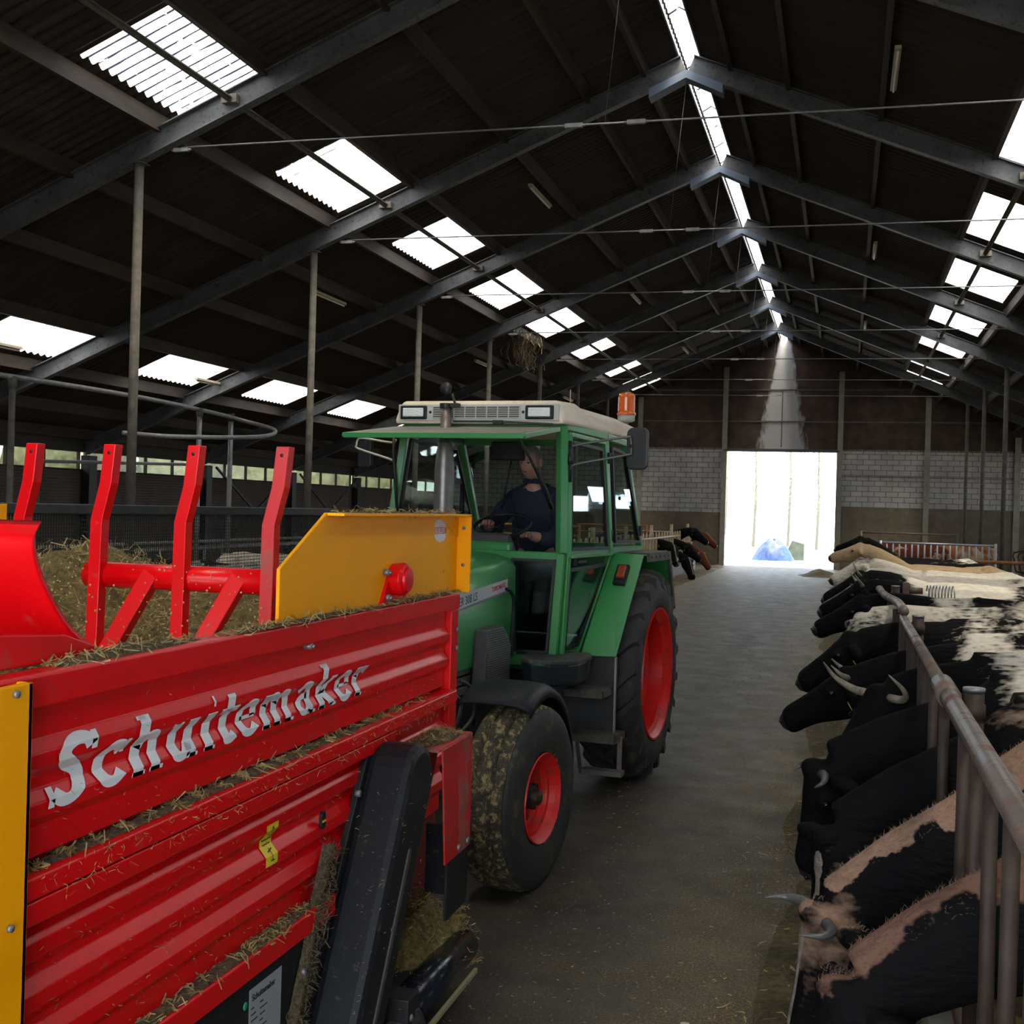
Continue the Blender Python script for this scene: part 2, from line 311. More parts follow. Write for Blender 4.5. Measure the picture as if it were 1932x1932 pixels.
# ---- floor
def floormat():
    M = bpy.data.materials.new('floor_concrete'); M.use_nodes = True; nt = M.node_tree; N = nt.nodes; L = nt.links; b = N['Principled BSDF']
    tc = N.new('ShaderNodeTexCoord')
    def noi(sc, det=6, ro=.65, st=(1, 1, 1)):
        mp = N.new('ShaderNodeMapping'); mp.inputs['Scale'].default_value = st; L.new(tc.outputs['Object'], mp.inputs[0])
        n = N.new('ShaderNodeTexNoise'); n.inputs['Scale'].default_value = sc; n.inputs['Detail'].default_value = det; n.inputs['Roughness'].default_value = ro; L.new(mp.outputs[0], n.inputs[0]); return n.outputs[0]
    def rng(v, a, c_):
        r = N.new('ShaderNodeMapRange'); r.inputs[1].default_value = a; r.inputs[2].default_value = c_; L.new(v, r.inputs[0]); return r.outputs[0]
    def mix(f, a, c_):
        x = N.new('ShaderNodeMix'); x.data_type = 'RGBA'; L.new(f, x.inputs[0])
        for k, v in ((6, a), (7, c_)):
            if isinstance(v, tuple): x.inputs[k].default_value = (*v, 1)
            else: L.new(v, x.inputs[k])
        return x.outputs[2]
    base = mix(rng(noi(1.2), .35, .65), (.030, .026, .021), (.058, .051, .041))
    base = mix(rng(noi(30, 3), .5, .7), base, (.06, .048, .032))
    sp = N.new('ShaderNodeSeparateXYZ'); L.new(tc.outputs['Object'], sp.inputs[0])
    # scattered feed denser near both feed fences (x -4.9 and x 0)
    ab = N.new('ShaderNodeMath'); ab.operation = 'ADD'; ab.inputs[1].default_value = 2.35; L.new(sp.outputs[0], ab.inputs[0])
    ab2 = N.new('ShaderNodeMath'); ab2.operation = 'ABSOLUTE'; L.new(ab.outputs[0], ab2.inputs[0])
    edge = rng(ab2.outputs[0], .6, 2.2)
    n3 = noi(2.2, 8, .75)
    ad = N.new('ShaderNodeMath'); ad.operation = 'MULTIPLY_ADD'; L.new(edge, ad.inputs[0]); ad.inputs[1].default_value = .36; L.new(n3, ad.inputs[2])
    patch = rng(ad.outputs[0], .52, .84)
    spk = rng(noi(75, 4, .7), .44, .60)
    mu = N.new('ShaderNodeMath'); mu.operation = 'MULTIPLY'; L.new(patch, mu.inputs[0]); L.new(spk, mu.inputs[1])
    straw = mix(rng(noi(140, 2), .4, .6), (.075, .050, .014), (.25, .175, .055))
    colr = mix(mu.outputs[0], base, straw)
    fleck = rng(noi(95, 2, .5), .66, .70)
    colr = mix(fleck, colr, (.24, .18, .09))
    L.new(colr, b.inputs['Base Color'])
    rr = N.new('ShaderNodeMapRange'); L.new(noi(3), rr.inputs[0]); rr.inputs[1].default_value = .35; rr.inputs[2].default_value = .65; rr.inputs[3].default_value = .55; rr.inputs[4].default_value = .72; b.inputs['Specular IOR Level'].default_value = .35; L.new(rr.outputs[0], b.inputs['Roughness'])
    bp = N.new('ShaderNodeBump'); bp.inputs['Strength'].default_value = .35; bp.inputs['Distance'].default_value = .006; L.new(noi(90, 5), bp.inputs['Height']); L.new(bp.outputs[0], b.inputs['Normal'])
    return M
mb = MB(); mb.box(XL-.1, XR+.1, YF-.1, YB+.3, -.2, 0.0); struct(mb.build('floor', floormat()))
# ---- walls
def brickmat(name, ca, cb, cm, bw, bh, axis='X', mort=.012, stain=None):
    M = bpy.data.materials.new(name); M.use_nodes = True; nt = M.node_tree; N = nt.nodes; L = nt.links; b = N['Principled BSDF']; b.inputs['Roughness'].default_value = .85
    tc = N.new('ShaderNodeTexCoord'); sp = N.new('ShaderNodeSeparateXYZ'); L.new(tc.outputs['Object'], sp.inputs[0]); cb_ = N.new('ShaderNodeCombineXYZ')
    L.new(sp.outputs[0 if axis == 'X' else 1], cb_.inputs[0]); L.new(sp.outputs[2], cb_.inputs[1])
    br = N.new('ShaderNodeTexBrick'); L.new(cb_.outputs[0], br.inputs[0]); br.inputs['Color1'].default_value = (*ca, 1); br.inputs['Color2'].default_value = (*cb, 1); br.inputs['Mortar'].default_value = (*cm, 1)
    br.inputs['Scale'].default_value = 1; br.inputs['Mortar Size'].default_value = mort; br.inputs['Brick Width'].default_value = bw; br.inputs['Row Height'].default_value = bh; br.inputs['Mortar Smooth'].default_value = .2
    n = N.new('ShaderNodeTexNoise'); n.inputs['Scale'].default_value = 1.5; n.inputs['Detail'].default_value = 8; L.new(tc.outputs['Object'], n.inputs[0])
    r = N.new('ShaderNodeMapRange'); r.inputs[1].default_value = .35; r.inputs[2].default_value = .7; r.inputs[3].default_value = 1; r.inputs[4].default_value = .7; L.new(n.outputs[0], r.inputs[0])
    mx = N.new('ShaderNodeMix'); mx.data_type = 'RGBA'; mx.blend_type = 'MULTIPLY'; mx.inputs[0].default_value = 1; L.new(br.outputs[0], mx.inputs[6]); L.new(r.outputs[0], mx.inputs[7]); L.new(mx.outputs[2], b.inputs['Base Color'])
    bp = N.new('ShaderNodeBump'); bp.inputs['Strength'].default_value = .6; bp.inputs['Distance'].default_value = .01; bp.invert = True; L.new(br.outputs['Fac'], bp.inputs['Height']); L.new(bp.outputs[0], b.inputs['Normal'])
    return M
BLOCK = brickmat('limestone_block', (.40, .385, .36), (.47, .455, .43), (.13, .115, .10), .44, .205)
BRICK = brickmat('dark_brick', (.062, .042, .032), (.085, .058, .045), (.13, .115, .10), .22, .066, 'Y', .006)
PLINTH = mat('dirty_plinth', (.095, .075, .052), .9, c2=(.17, .14, .10), nscale=2.4, amt=.3, bump=.4, bscale=14)
def upperwall():
    M = bpy.data.materials.new('gable_sheeting'); M.use_nodes = True; nt = M.node_tree; N = nt.nodes; L = nt.links; b = N['Principled BSDF']; b.inputs['Roughness'].default_value = .8
    tc = N.new('ShaderNodeTexCoord'); sp = N.new('ShaderNodeSeparateXYZ'); L.new(tc.outputs['Object'], sp.inputs[0])
    n = N.new('ShaderNodeTexNoise'); n.inputs['Scale'].default_value = 2.0; n.inputs['Detail'].default_value = 7; L.new(tc.outputs['Object'], n.inputs[0])
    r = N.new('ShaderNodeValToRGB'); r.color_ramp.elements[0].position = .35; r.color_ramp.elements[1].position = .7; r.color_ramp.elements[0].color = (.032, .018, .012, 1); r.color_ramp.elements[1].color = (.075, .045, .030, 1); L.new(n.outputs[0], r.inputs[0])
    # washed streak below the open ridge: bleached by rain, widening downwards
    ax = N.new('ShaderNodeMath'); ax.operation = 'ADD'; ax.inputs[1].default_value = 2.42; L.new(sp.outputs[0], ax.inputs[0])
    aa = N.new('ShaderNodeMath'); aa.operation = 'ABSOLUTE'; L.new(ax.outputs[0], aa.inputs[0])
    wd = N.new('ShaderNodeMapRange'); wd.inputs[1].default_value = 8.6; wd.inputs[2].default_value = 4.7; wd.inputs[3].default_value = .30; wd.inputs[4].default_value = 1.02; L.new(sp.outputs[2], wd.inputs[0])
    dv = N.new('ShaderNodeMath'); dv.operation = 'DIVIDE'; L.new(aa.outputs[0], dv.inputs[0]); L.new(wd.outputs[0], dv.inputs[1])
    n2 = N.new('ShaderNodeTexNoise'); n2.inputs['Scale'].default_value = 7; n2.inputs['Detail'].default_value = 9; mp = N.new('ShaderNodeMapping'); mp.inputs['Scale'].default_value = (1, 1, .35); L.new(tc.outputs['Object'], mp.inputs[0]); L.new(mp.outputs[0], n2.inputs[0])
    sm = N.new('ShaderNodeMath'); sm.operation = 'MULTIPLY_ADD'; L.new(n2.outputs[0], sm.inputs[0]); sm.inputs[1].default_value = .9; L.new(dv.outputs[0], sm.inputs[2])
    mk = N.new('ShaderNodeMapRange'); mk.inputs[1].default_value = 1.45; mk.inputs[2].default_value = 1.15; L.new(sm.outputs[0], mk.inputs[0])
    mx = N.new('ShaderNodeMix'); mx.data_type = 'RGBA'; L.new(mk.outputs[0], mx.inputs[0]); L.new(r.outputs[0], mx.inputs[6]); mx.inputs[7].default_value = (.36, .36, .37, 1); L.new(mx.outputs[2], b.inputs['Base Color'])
    return M
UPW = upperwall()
def wallbox(mb_, name, m_): return struct(mb_.build(name, m_))
DX0, DX1, DZ = -4.57, -.33, 4.55
T = .25
wb = empty('wall_back', (0, YB, 0)); wb['kind'] = 'structure'
def wpart(name, m_, *b, **k):
    q = MB(); q.box(*b); q.build(name, m_, wb, **k)
wpart('plinth', PLINTH, XL, DX0, -.04, T, 0, 2.11); wpart('plinth', PLINTH, DX1, XR, -.04, T, 0, 2.46)
wpart('block_panel', BLOCK, XL, DX0, 0, T, 2.11, 4.66); wpart('block_panel', BLOCK, DX1, XR, 0, T, 2.46, 4.68)
q = MB(); q.prism([(XL, 4.66), (XR, 4.66), (XR, zr(XR)+.03)] + [(RX, RZ+.03), (XL, zr(XL)+.03)] if zr(XL) > 4.66 else
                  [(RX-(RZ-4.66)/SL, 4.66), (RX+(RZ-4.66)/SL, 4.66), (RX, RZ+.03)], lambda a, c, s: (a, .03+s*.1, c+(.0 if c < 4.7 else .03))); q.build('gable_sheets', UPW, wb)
q = MB()
for z in (5.75, 7.0): q.box(-11, 6, .0, .03, z-.02, z+.03)
q.box(RX-.02, RX+.02, .0, .03, 4.75, 7.0); q.build('sheet_joints', mat('joint_dust', (.16, .145, .12), .9, c2=(.06, .045, .03), nscale=14), wb)
q = MB(); q.box(-11.5, DX0, -.02, .0, 4.62, 4.69); q.box(DX1, 8.5, -.02, .0, 4.62, 4.69); q.box(DX1, XR, -.02, .0, 3.62, 3.66)
q.build('wall_ledge', mat('sooty_ledge', (.07, .06, .05), .9, c2=(.22, .2, .17), nscale=12), wb)
for x, w_, zt in ((-8.05, .2, 6.7), (DX0-.08, .2, 7.9), (DX1+.12, .2, 7.7), (3.0, .2, 6.7), (6.2, .22, 5.2)):
    q = MB(); q.box(x-w_/2, x+w_/2, -.12, -.045, 0, zt); trim(q, mat('concrete_column', (.20, .185, .15), .8, c2=(.28, .265, .22), nscale=4)).location = (0, YB, 0)
q = MB(); q.box(DX0-.1, DX1+.1, -.10, 0, DZ, DZ+.12); q.box(DX0-.1, DX1+.1, -.16, -.11, DZ+.02, DZ+.08); d1 = q.build('door_1', mat('door_track', (.07, .065, .06), .6)); d1.location = (0, YB, 0); struct(d1)
portal(((DX0+DX1)/2, YB+.1, DZ/2), (0, -1, 0), DX1-DX0, DZ, 'Z')
# left long wall: brick below, window band, fascia
q = MB(); q.box(XL-.2, XL, YF, YB, 0, 2.60); wallbox(q, 'wall_left', BRICK)
q = MB(); q.box(XL-.04, XL+.03, YF, YB, 2.60, 2.64); trim(q, WOODP)
q = MB(); q.box(XL-.2, XL, YF, YB, 3.02, zr(XL)+.02); trim(q, mat('fascia', (.03, .026, .022), .8))
WPANE = glassmat('dirty_pane', (.50, .52, .46), .02, .3)
for i in range(11):
    y0 = -2.23+5*(i-0)-2.4; y0 = 2.77+5*(i-1)+.12
    if y0+4.76 > YB: break
    wn += 1
    q = MB(); q.box(XL-.10, XL-.09, y0, y0+4.76, 2.64, 3.02); o = struct(q.build('window_%d' % wn, WPANE))
    q = MB()
    for k in range(0, 5): q.box(XL-.12, XL-.05, y0+k*1.19-.02, y0+k*1.19+.02, 2.64, 3.02)
    q.build('window_bars', mat('window_bar', (.05, .045, .04), .7), o)
    portal((XL-.02, y0+2.38, 2.83), (1, 0, 0), 4.76, .38, 'Z')
for y in RAFY:
    q = MB(); q.box(XL, XL+.22, y-.14, y+.14, 0, zr(XL)-.5); trim(q, BLKM)
# right long wall: brick below an open ventilation band
q = MB(); q.box(XR, XR+.2, YF, YB, 0, 2.5); wallbox(q, 'wall_right', BRICK)
q = MB(); q.box(XR, XR+.2, YF, YB, 2.95, zr(XR)+.02); trim(q, mat('fascia', (.03, .026, .022), .8))
for y in RAFY:
    q = MB(); q.box(XR-.22, XR, y-.14, y+.14, 0, zr(XR)-.5); trim(q, BLKM)
portal((XR+.02, 21, 2.72), (-1, 0, 0), 53, .45, 'Z')
# unseen front gable behind the camera; door opening sized and placed to light the wagon
FX0, FX1, FZ = -4.4, 1.0, 4.5
q = MB(); q.box(XL, FX0, YF-.2, YF, 0, zr(XL)); q.box(FX1, XR, YF-.2, YF, 0, zr(XR)); q.prism([(XL, zr(XL)), (FX0, zr(XL)), (FX0, FZ), (FX1, FZ), (FX1, zr(XR)), (XR, zr(XR)), (RX, RZ)], lambda a, c, s: (a, YF-.2*s, c))
wallbox(q, 'wall_front', UPW)
portal(((FX0+FX1)/2, YF-.1, FZ/2), (0, 1, 0), FX1-FX0, FZ, 'Z')
# ---- outdoors
q = MB(); q.box(-90, 90, YB+.3, 170, -.25, -.02); q.box(-90, 90, -60, YF-.1, -.25, -.02); q.box(-90, XL-.2, YF-.1, YB+.3, -.25, -.02); q.box(XR+.2, 90, YF-.1, YB+.3, -.25, -.02)
struct(q.build('ground', mat('pale_yard', (.42, .42, .40), .9, c2=(.34, .35, .34), nscale=.6)))

# posts
def post_proto(h):
    q = MB(); q.tube([(0, 0, 0), (0, 0, h)], .058, 14); o = q.build('support_post', DUST)
    q = MB(); q.box(-.09, .09, -.09, .09, h-.012, h); q.build('cap_plate', RAFT, o)
    q = MB(); q.box(-.1, .1, -.1, .1, 0, .012); q.build('base_plate', RAFT, o)
    return o
pL = post_proto(ZU-SL*(8.48+RX)-.0)
for i, y in enumerate([y for y in RAFY if y > 10]):
    o = pL if i == 0 else copy_tree(pL)
    o.location = (-8.48, y, 0); tag(o, 'dusty grey round steel post, %s of the left row under the rafters' % ORD[i], 'post', 'left row of steel posts')
pR = post_proto(ZU-SL*(3.95-RX))
for i, y in enumerate([32.77, 37.77, 42.77, 27.77]):
    o = pR if i == 0 else copy_tree(pR)
    o.location = (3.95, y, 0); tag(o, ['steel post of the right row standing at the end of the silver gate', 'steel post of the right row next behind the silver gate', 'farthest steel post of the right row before the block wall', 'steel post of the right row in front of the silver gate'][i], 'post', 'right row of steel posts')
# tie rods with turnbuckles and hanger
for i, y in enumerate([y for y in RAFY if y > 10]):
    r = empty('tie_rod', (RX, y, 6.29), 'thin steel tie rod across the barn, %s to the camera' % ORD[i].replace('nearest', 'closest'), 'tie rod', 'steel tie rods across the barn')
    q = MB(); q.tube([(-5.45, 0, .03), (0, 0, 0), (5.9, 0, -.03)], .011, 8); q.build('rod', STEEL, r)
    for x in (-.55, .15, -5.45):
        q = MB(); q.box(x-.10, x+.10, -.022, .022, -.022, .022); q.tube([(x-.13, 0, 0), (x+.13, 0, 0)], .014, 8); q.build('turnbuckle', STEEL, r)
    q = MB(); q.tube([(-.2, 0, 0), (0, 0, ZU-6.35)], .004, 6); q.build('hanger_wire', DUST, r)
# fluorescent tubes
def tube_light(x, y, ln, lab):
    r = empty('tube_light', (x, y, zr(x)-.26), lab, 'light', 'fluorescent tube lights under the roof')
    q = MB(); q.box(-.04, .04, 0, ln, -.02, .03); q.build('housing', TUBE, r, bevel=.006)
    q = MB(); q.tube([(0, .04, -.04), (0, ln-.04, -.04)], .017, 8); q.build('tube', mat('tube_glass', (.65, .62, .52), .4), r)
for x, y, lab in ((-5.40, 19.8, 'brownish tube light high on the left slope, right of the second skylight'), (-5.42, 30.0, 'small bright tube light on the left slope near the centre of the photo'), (-9.55, 20.0, 'tube light behind the second left post under a purlin'),
               (-9.55, 30.0, 'tube light left of the fourth left post above the tractor roof'), (-9.5, 40.0, 'short far tube light on the left slope beside the orange beacon'), (.47, 14.8, 'yellowish tube light at the top right, crossing a purlin'), (.47, 25.2, 'short white tube light in the middle of the right slope'), (.45, 35.3, 'tiny far tube light on the right slope near the ridge'), (-7.0+1.6, 40.0, 'farthest tube light on the left slope near the gable'),
               (-13.2, 15.2, 'tube light below the lower left skylight row at the left edge'), (-13.0, 21.8, 'thin tube light beneath the third lower left skylight')):
    tube_light(x, y, 1.45, lab)

# ================================================================== FEED WAGON
WX = -1.60
wag = empty('feed_wagon', (WX, 3.4, 0), 'red feed wagon with white lettering and yellow end panels in the left foreground', 'wagon')
def wb_(mb, name, m_, parent=None, **k):   # wagon part given in world coordinates
    mb.v = [(x-WX, y-3.4, z) for x, y, z in mb.v]; return mb.build(name, m_, parent or wag, **k)
# side panel profile: (z, x) going down; ribs stand out of the sheet
def ribs(z0, z1, ribz, base, out, flat=.030, sl=.018):
    P = [(z0, base)]
    for rz in ribz: P += [(rz+flat/2+sl, base), (rz+flat/2, out), (rz-flat/2, out), (rz-flat/2-sl, base)]
    return P+[(z1, base)]
UP = ribs(1.600, 1.262, [1.474, 1.368], -1.632, -1.612, .030, .024)
LO = ribs(1.175, .735, [1.072, .962, .852], -1.636, -1.612, .034, .028)
WY0, WY1 = 1.2, 4.80
def profx(z, P):
    for (za, xa), (zb, xb) in zip(P, P[1:]):
        if za >= z >= zb: return xa+(xb-xa)*((za-z)/max(1e-6, za-zb))
    return P[-1][1]
for P, nm in ((UP, 'upper_side_panel'), (LO, 'lower_side_panel')):
    q = MB(); n = len(P); ys = [WY0, WY1]
    for y in ys:
        for z, x in P: q.v.append((x, y, z))
    for y in ys:
        for z, x in P: q.v.append((x-.035, y, z))
    q.f = [(i, i+1, n+i+1, n+i) for i in range(n-1)]+[(2*n+i, 3*n+i, 3*n+i+1, 2*n+i+1) for i in range(n-1)]+[(0, n, 3*n, 2*n), (n-1, 3*n-1, 4*n-1, 2*n-1)]+[(n+i, n+i+1, 3*n+i+1, 3*n+i) for i in range(n-1)]
    q.sm = [False]*len(q.f); wb_(q, nm, RED, bevel=.003)
def bprof(name, m_, poly, y0, y1, bevel=.003):   # poly of (x,z)
    q = MB(); q.prism(poly, lambda a, c, s: (a, y1 if s else y0, c)); return wb_(q, name, m_, bevel=bevel)
bprof('top_rail', RED, [(-1.66, 1.660), (-1.605, 1.660), (-1.600, 1.655), (-1.600, 1.588), (-1.66, 1.588)], WY0, 4.90, .004)
bprof('ledge_rail', RED, [(-1.665, 1.250), (-1.590, 1.246), (-1.582, 1.240), (-1.582, 1.196), (-1.665, 1.196)], WY0, 4.84, .003)
bprof('ledge_skirt', RED, [(-1.66, 1.190), (-1.586, 1.190), (-1.590, 1.140), (-1.66, 1.135)], WY0, 4.14, .003)
bprof('lower_ledge_rail', RED, [(-1.66, .742), (-1.592, .738), (-1.585, .732), (-1.585, .670), (-1.66, .670)], WY0, 3.62, .003)
bprof('chassis_panel', BLKP, [(-1.66, .665), (-1.605, .665), (-1.605, .18), (-1.66, .18)], WY0, 3.55, .003)
q = MB(); q.box(-1.665, -1.603, 4.81, 4.90, 1.05, 1.588); wb_(q, 'end_post', RED, bevel=.006)
for z in (1.50, 1.42, 1.20):
    q = MB(); q.tube([(-1.600, 4.865, z), (-1.592, 4.865, z)], .010, 10); wb_(q, 'bolt', STEEL)
for y, z in ((3.42, 1.578), (1.98, .90)):
    q = MB(); q.tube([(-1.63, y, z), (-1.602, y, z)], .011, 6); q.tube([(-1.602, y, z), (-1.594, y, z)], .006, 8); wb_(q, 'bolt', STEEL)
# inner skin / floor / far side
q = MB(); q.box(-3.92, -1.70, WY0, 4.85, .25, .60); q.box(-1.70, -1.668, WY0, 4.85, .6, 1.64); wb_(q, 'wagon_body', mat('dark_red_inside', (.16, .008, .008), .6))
# far side with netting
q = MB(); q.box(-3.92, -3.86, WY0, 8.6, 1.935, 1.99); wb_(q, 'far_top_bar', BLKM, bevel=.006)
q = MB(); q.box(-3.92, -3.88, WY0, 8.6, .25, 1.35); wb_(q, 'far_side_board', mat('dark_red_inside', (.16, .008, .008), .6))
q = MB(); q.box(-3.92, -1.75, 8.45, 8.5, .3, 1.0) if False else None
q = MB()
z = 1.36
while z < 1.94: q.bar((-3.89, WY0, z), (-3.89, 8.6, z), .004, .004); z += .021
y = WY0
while y < 8.6: q.bar((-3.89, y, 1.35), (-3.89, y, 1.94), .004, .004); y += .021
wb_(q, 'net', mat('net_cord', (.02, .016, .013), .8))
# yellow end panel (sheet box with flange)
YX = -1.615
q = MB(); q.prism([(3.21, 1.662), (4.895, 1.662), (4.895, 2.0), (3.535, 2.0), (3.21, 1.83)], lambda a, c, s: (YX-.012+s*.012, a, c)); yp = wb_(q, 'yellow_end_panel', YEL, bevel=.002)
q = MB(); q.box(YX-.01, YX+.06, 3.535, 4.90, 1.990, 2.0); q.box(YX-.01, YX+.06, 4.885, 4.90, 1.662, 2.0)
q.prism([(4.62, 1.99), (4.885, 1.99), (4.885, 1.90)], lambda a, c, s: (YX+.001+s*.003, a, c)); wb_(q, 'panel_flange', YEL, bevel=.002)
for z in (1.94, 1.78): 
    q = MB(); q.tube([(YX+.03, 4.884, z), (YX+.03, 4.878, z)], .008, 6); wb_(q, 'bolt', STEEL)
q = MB(); q.lathe([(-.01, 0.001), (-.01, .058), (.035, .062), (.045, .055), (.045, .048), (.058, .044), (.060, .001)], (YX+.01, 4.13, 1.755), (1, 0, 0), 28, smooth=False); bd = wb_(q, 'bearing_housing', RED, bevel=.003)
q = MB(); q.prism([(3.99, 1.664), (4.09, 1.80), (4.18, 1.80), (4.25, 1.664)], lambda a, c, s: (YX+.0+s*.012, a, c)); wb_(q, 'bearing_bracket', RED, bevel=.002)
for y, z in ((4.045, 1.783), (4.175, 1.795), (4.055, 1.690)):
    q = MB(); q.tube([(YX, y, z), (YX+.02, y, z)], .013, 8); q.tube([(YX+.02, y, z), (YX+.028, y, z)], .007, 6); wb_(q, 'bolt', STEEL)
# yellow corner strip at the left and a yellow panel behind
q = MB(); q.box(-1.585, -1.570, 1.60, 2.045, .60, 1.652); q.box(-1.64, -1.570, 2.030, 2.045, .60, 1.652); wb_(q, 'yellow_corner_strip', YEL, bevel=.003)
for z in (1.635, 1.17):
    q = MB(); q.tube([(-1.571, 1.99, z), (-1.562, 1.99, z)], .008, 8); wb_(q, 'bolt', STEEL)
q = MB(); q.box(-3.84, -3.82, 3.2, 4.75, 1.62, 1.985); wb_(q, 'yellow_far_panel', YEL, bevel=.002)
# curved red guide sheet at the left
prof = smooth_pts([(2.215, 1.962, 0), (2.195, 1.925, 0), (2.215, 1.86, 0), (2.27, 1.78, 0), (2.335, 1.715, 0), (2.41, 1.668, 0)], 5)
q = MB(); n = len(prof)
for x in (-1.70, -3.6):
    for p in prof: q.v.append((x, p[0], p[1]))
for x in (-1.70, -3.6):
    for p in prof: q.v.append((x, p[0]+.012, p[1]+.012))
q.f = [(i, i+1, n+i+1, n+i) for i in range(n-1)]+[(2*n+i, 3*n+i, 3*n+i+1, 2*n+i+1) for i in range(n-1)]+[(i, 2*n+i, 2*n+i+1, i+1) for i in range(n-1)]+[(0, n, 3*n, 2*n)]
q.sm = [True]*len(q.f); wb_(q, 'curved_guide_sheet', RED)
q = MB(); q.prism([(1.5, 1.663), (2.42, 1.663), (2.42, 1.675), (2.28, 1.72), (1.5, 1.79)], lambda a, c, s: (-1.70+s*.03, a, c)); wb_(q, 'guide_foot', RED, bevel=.004)
# fork uprights with a bent head and hole, braces, cross tube
FY = 3.65
for i, (xb, xt) in enumerate(((-1.885, -1.835), (-2.225, -2.172), (-2.565, -2.507), (-2.89, -2.83))):
    q = MB(); zz0 = 1.42; pts = [(xb+.0, zz0), (xt-.045, 1.95), (xt-.012, 2.08), (xt+.002, 2.218)]
    hw = .024
    rings = []
    for k, (x, z) in enumerate(pts):
        rings.append([(x-hw, FY-.012, z), (x+hw, FY-.012, z), (x+hw, FY+.034, z), (x-hw, FY+.034, z)])
    q.loft(rings, smooth=False); u = wb_(q, 'fork_upright', REDD if i == 0 else RED, bevel=.003)
    q = MB(); q.tube([(xt, FY-.013, 2.188), (xt, FY+.0, 2.188)], .0065, 10); wb_(q, 'bolt_hole', GASK, parent=u)
for xb in (-2.50, -2.155):
    q = MB(); q.bar((xb-.045, FY-.005, 1.40), (xb+.155, FY+.03, 1.765), .06, .05, (0, 1, 0)); wb_(q, 'brace', RED, bevel=.003)
q = MB(); q.tube([(-2.62, FY+.05, 1.752), (-1.84, FY+.05, 1.752)], .045, 20); wb_(q, 'cross_tube', RED)
# slanted black drive guard
def slanted(poly, x0, x1, name, m_, bevel, parent=None):
    q = MB(); q.prism(poly, lambda a, c, s: ((x1 if s else x0), a, c)); return wb_(q, name, m_, parent, bevel=bevel)
def capsule(p0, p1, r0, r1, n=10):
    a = Vector(p0); b = Vector(p1); d = (b-a).normalized(); nx = Vector((d.y, -d.x)); out = []
    for k in range(n+1):
        t = PI*k/n; out.append(b+nx*math.cos(t)*r1+d*math.sin(t)*r1)
    for k in range(n+1):
        t = PI*k/n; out.append(a-nx*math.cos(t)*r0-d*math.sin(t)*r0)
    return [(p.x, p.y) for p in out]
gd = slanted(capsule((3.46, .12), (4.0, 1.04), .135, .135), -1.60, -1.43, 'drive_guard', BLKP, .030)
slanted(capsule((3.46, .12), (4.0, 1.04), .190, .150), -1.62, -1.595, 'guard_backplate', BLKM, .004)
q = MB(); q.prism(capsule((3.555, .26), (3.885, .82), .012, .012, 5), lambda a, c, s: (-1.430+s*.006, a, c)); wb_(q, 'guard_slot', mat('slot_grey', (.06, .058, .055), .6), gd)
for y, z in ((3.80, 1.03), (3.40, .56)):
    q = MB(); q.tube([(-1.60, y, z), (-1.582, y, z)], .012, 10); wb_(q, 'bolt', STEEL)
# red front brackets
slanted([(4.15, 1.115), (4.40, 1.115), (4.11, .62), (3.99, .62)], -1.53, -1.50, 'red_gusset', REDD, .003)
q = MB(); q.box(-1.60, -1.42, 4.15, 4.56, 1.115, 1.125); q.prism([(4.19, 1.12), (4.56, 1.12), (4.56, .67), (4.25, .67)], lambda a, c, s: (-1.425+s*.008, a, c)); wb_(q, 'red_side_box', REDD, bevel=.003)
for y in (4.40, 4.51):
    q = MB(); q.tube([(-1.418, y, .70), (-1.408, y, .70)], .013, 12); wb_(q, 'bolt', STEEL)
q = MB(); q.box(-1.436, -1.426, 4.30, 4.55, .44, .74); q.box(-1.60, -1.426, 4.54, 4.56, .46, .74); wb_(q, 'rubber_flap', BLKP, bevel=.002)
# cross conveyor at floor level: bed, roller, bearing, scraper
q = MB(); q.box(-3.0, -1.50, 3.95, 4.62, .20, .26); wb_(q, 'conveyor_bed', BLKM, bevel=.004)
q = MB(); q.tube([(-1.47, 3.98, .22), (-1.47, 4.66, .22)], .070, 28); ro_ = wb_(q, 'conveyor_roller', mat('roller_black', (.010, .013, .020), .22, c3=(.06, .06, .05), c3t=(.6, .8), c3scale=10))
q = MB(); q.box(-1.415, -1.40, 3.98, 4.66, .115, .135); wb_(q, 'scraper_strip', mat('pale_strip', (.40, .36, .20), .6), bevel=.002)
q = MB(); q.lathe([(-.04, .001), (-.04, .095), (0, .095), (.02, .06), (.05, .055), (.05, .001)], (-1.46, 3.90, .19), (.25, -1, 0), 20, smooth=False); q.box(-1.58, -1.40, 3.84, 3.95, .24, .32)
wb_(q, 'roller_bearing', BLKM, bevel=.004)
for k in range(5):
    a = 2*PI*k/5+.3; q = MB(); q.blob((-1.405, 3.87+.06*math.cos(a), .19+.06*math.sin(a)), .014, .014, .014, 8, 6); wb_(q, 'bolt', STEEL)
# rocker switch
q = MB(); q.prism(capsule((3.545, .985), (3.545, 1.012), .016, .016, 6), lambda a, c, s: (-1.613+s*.012, a, c)); sw = wb_(q, 'round_plug', BLKP, bevel=.002)
q = MB(); q.box(-1.601, -1.599, 3.532, 3.558, .993, 1.000); wb_(q, 'yellow_mark', YEL, sw)
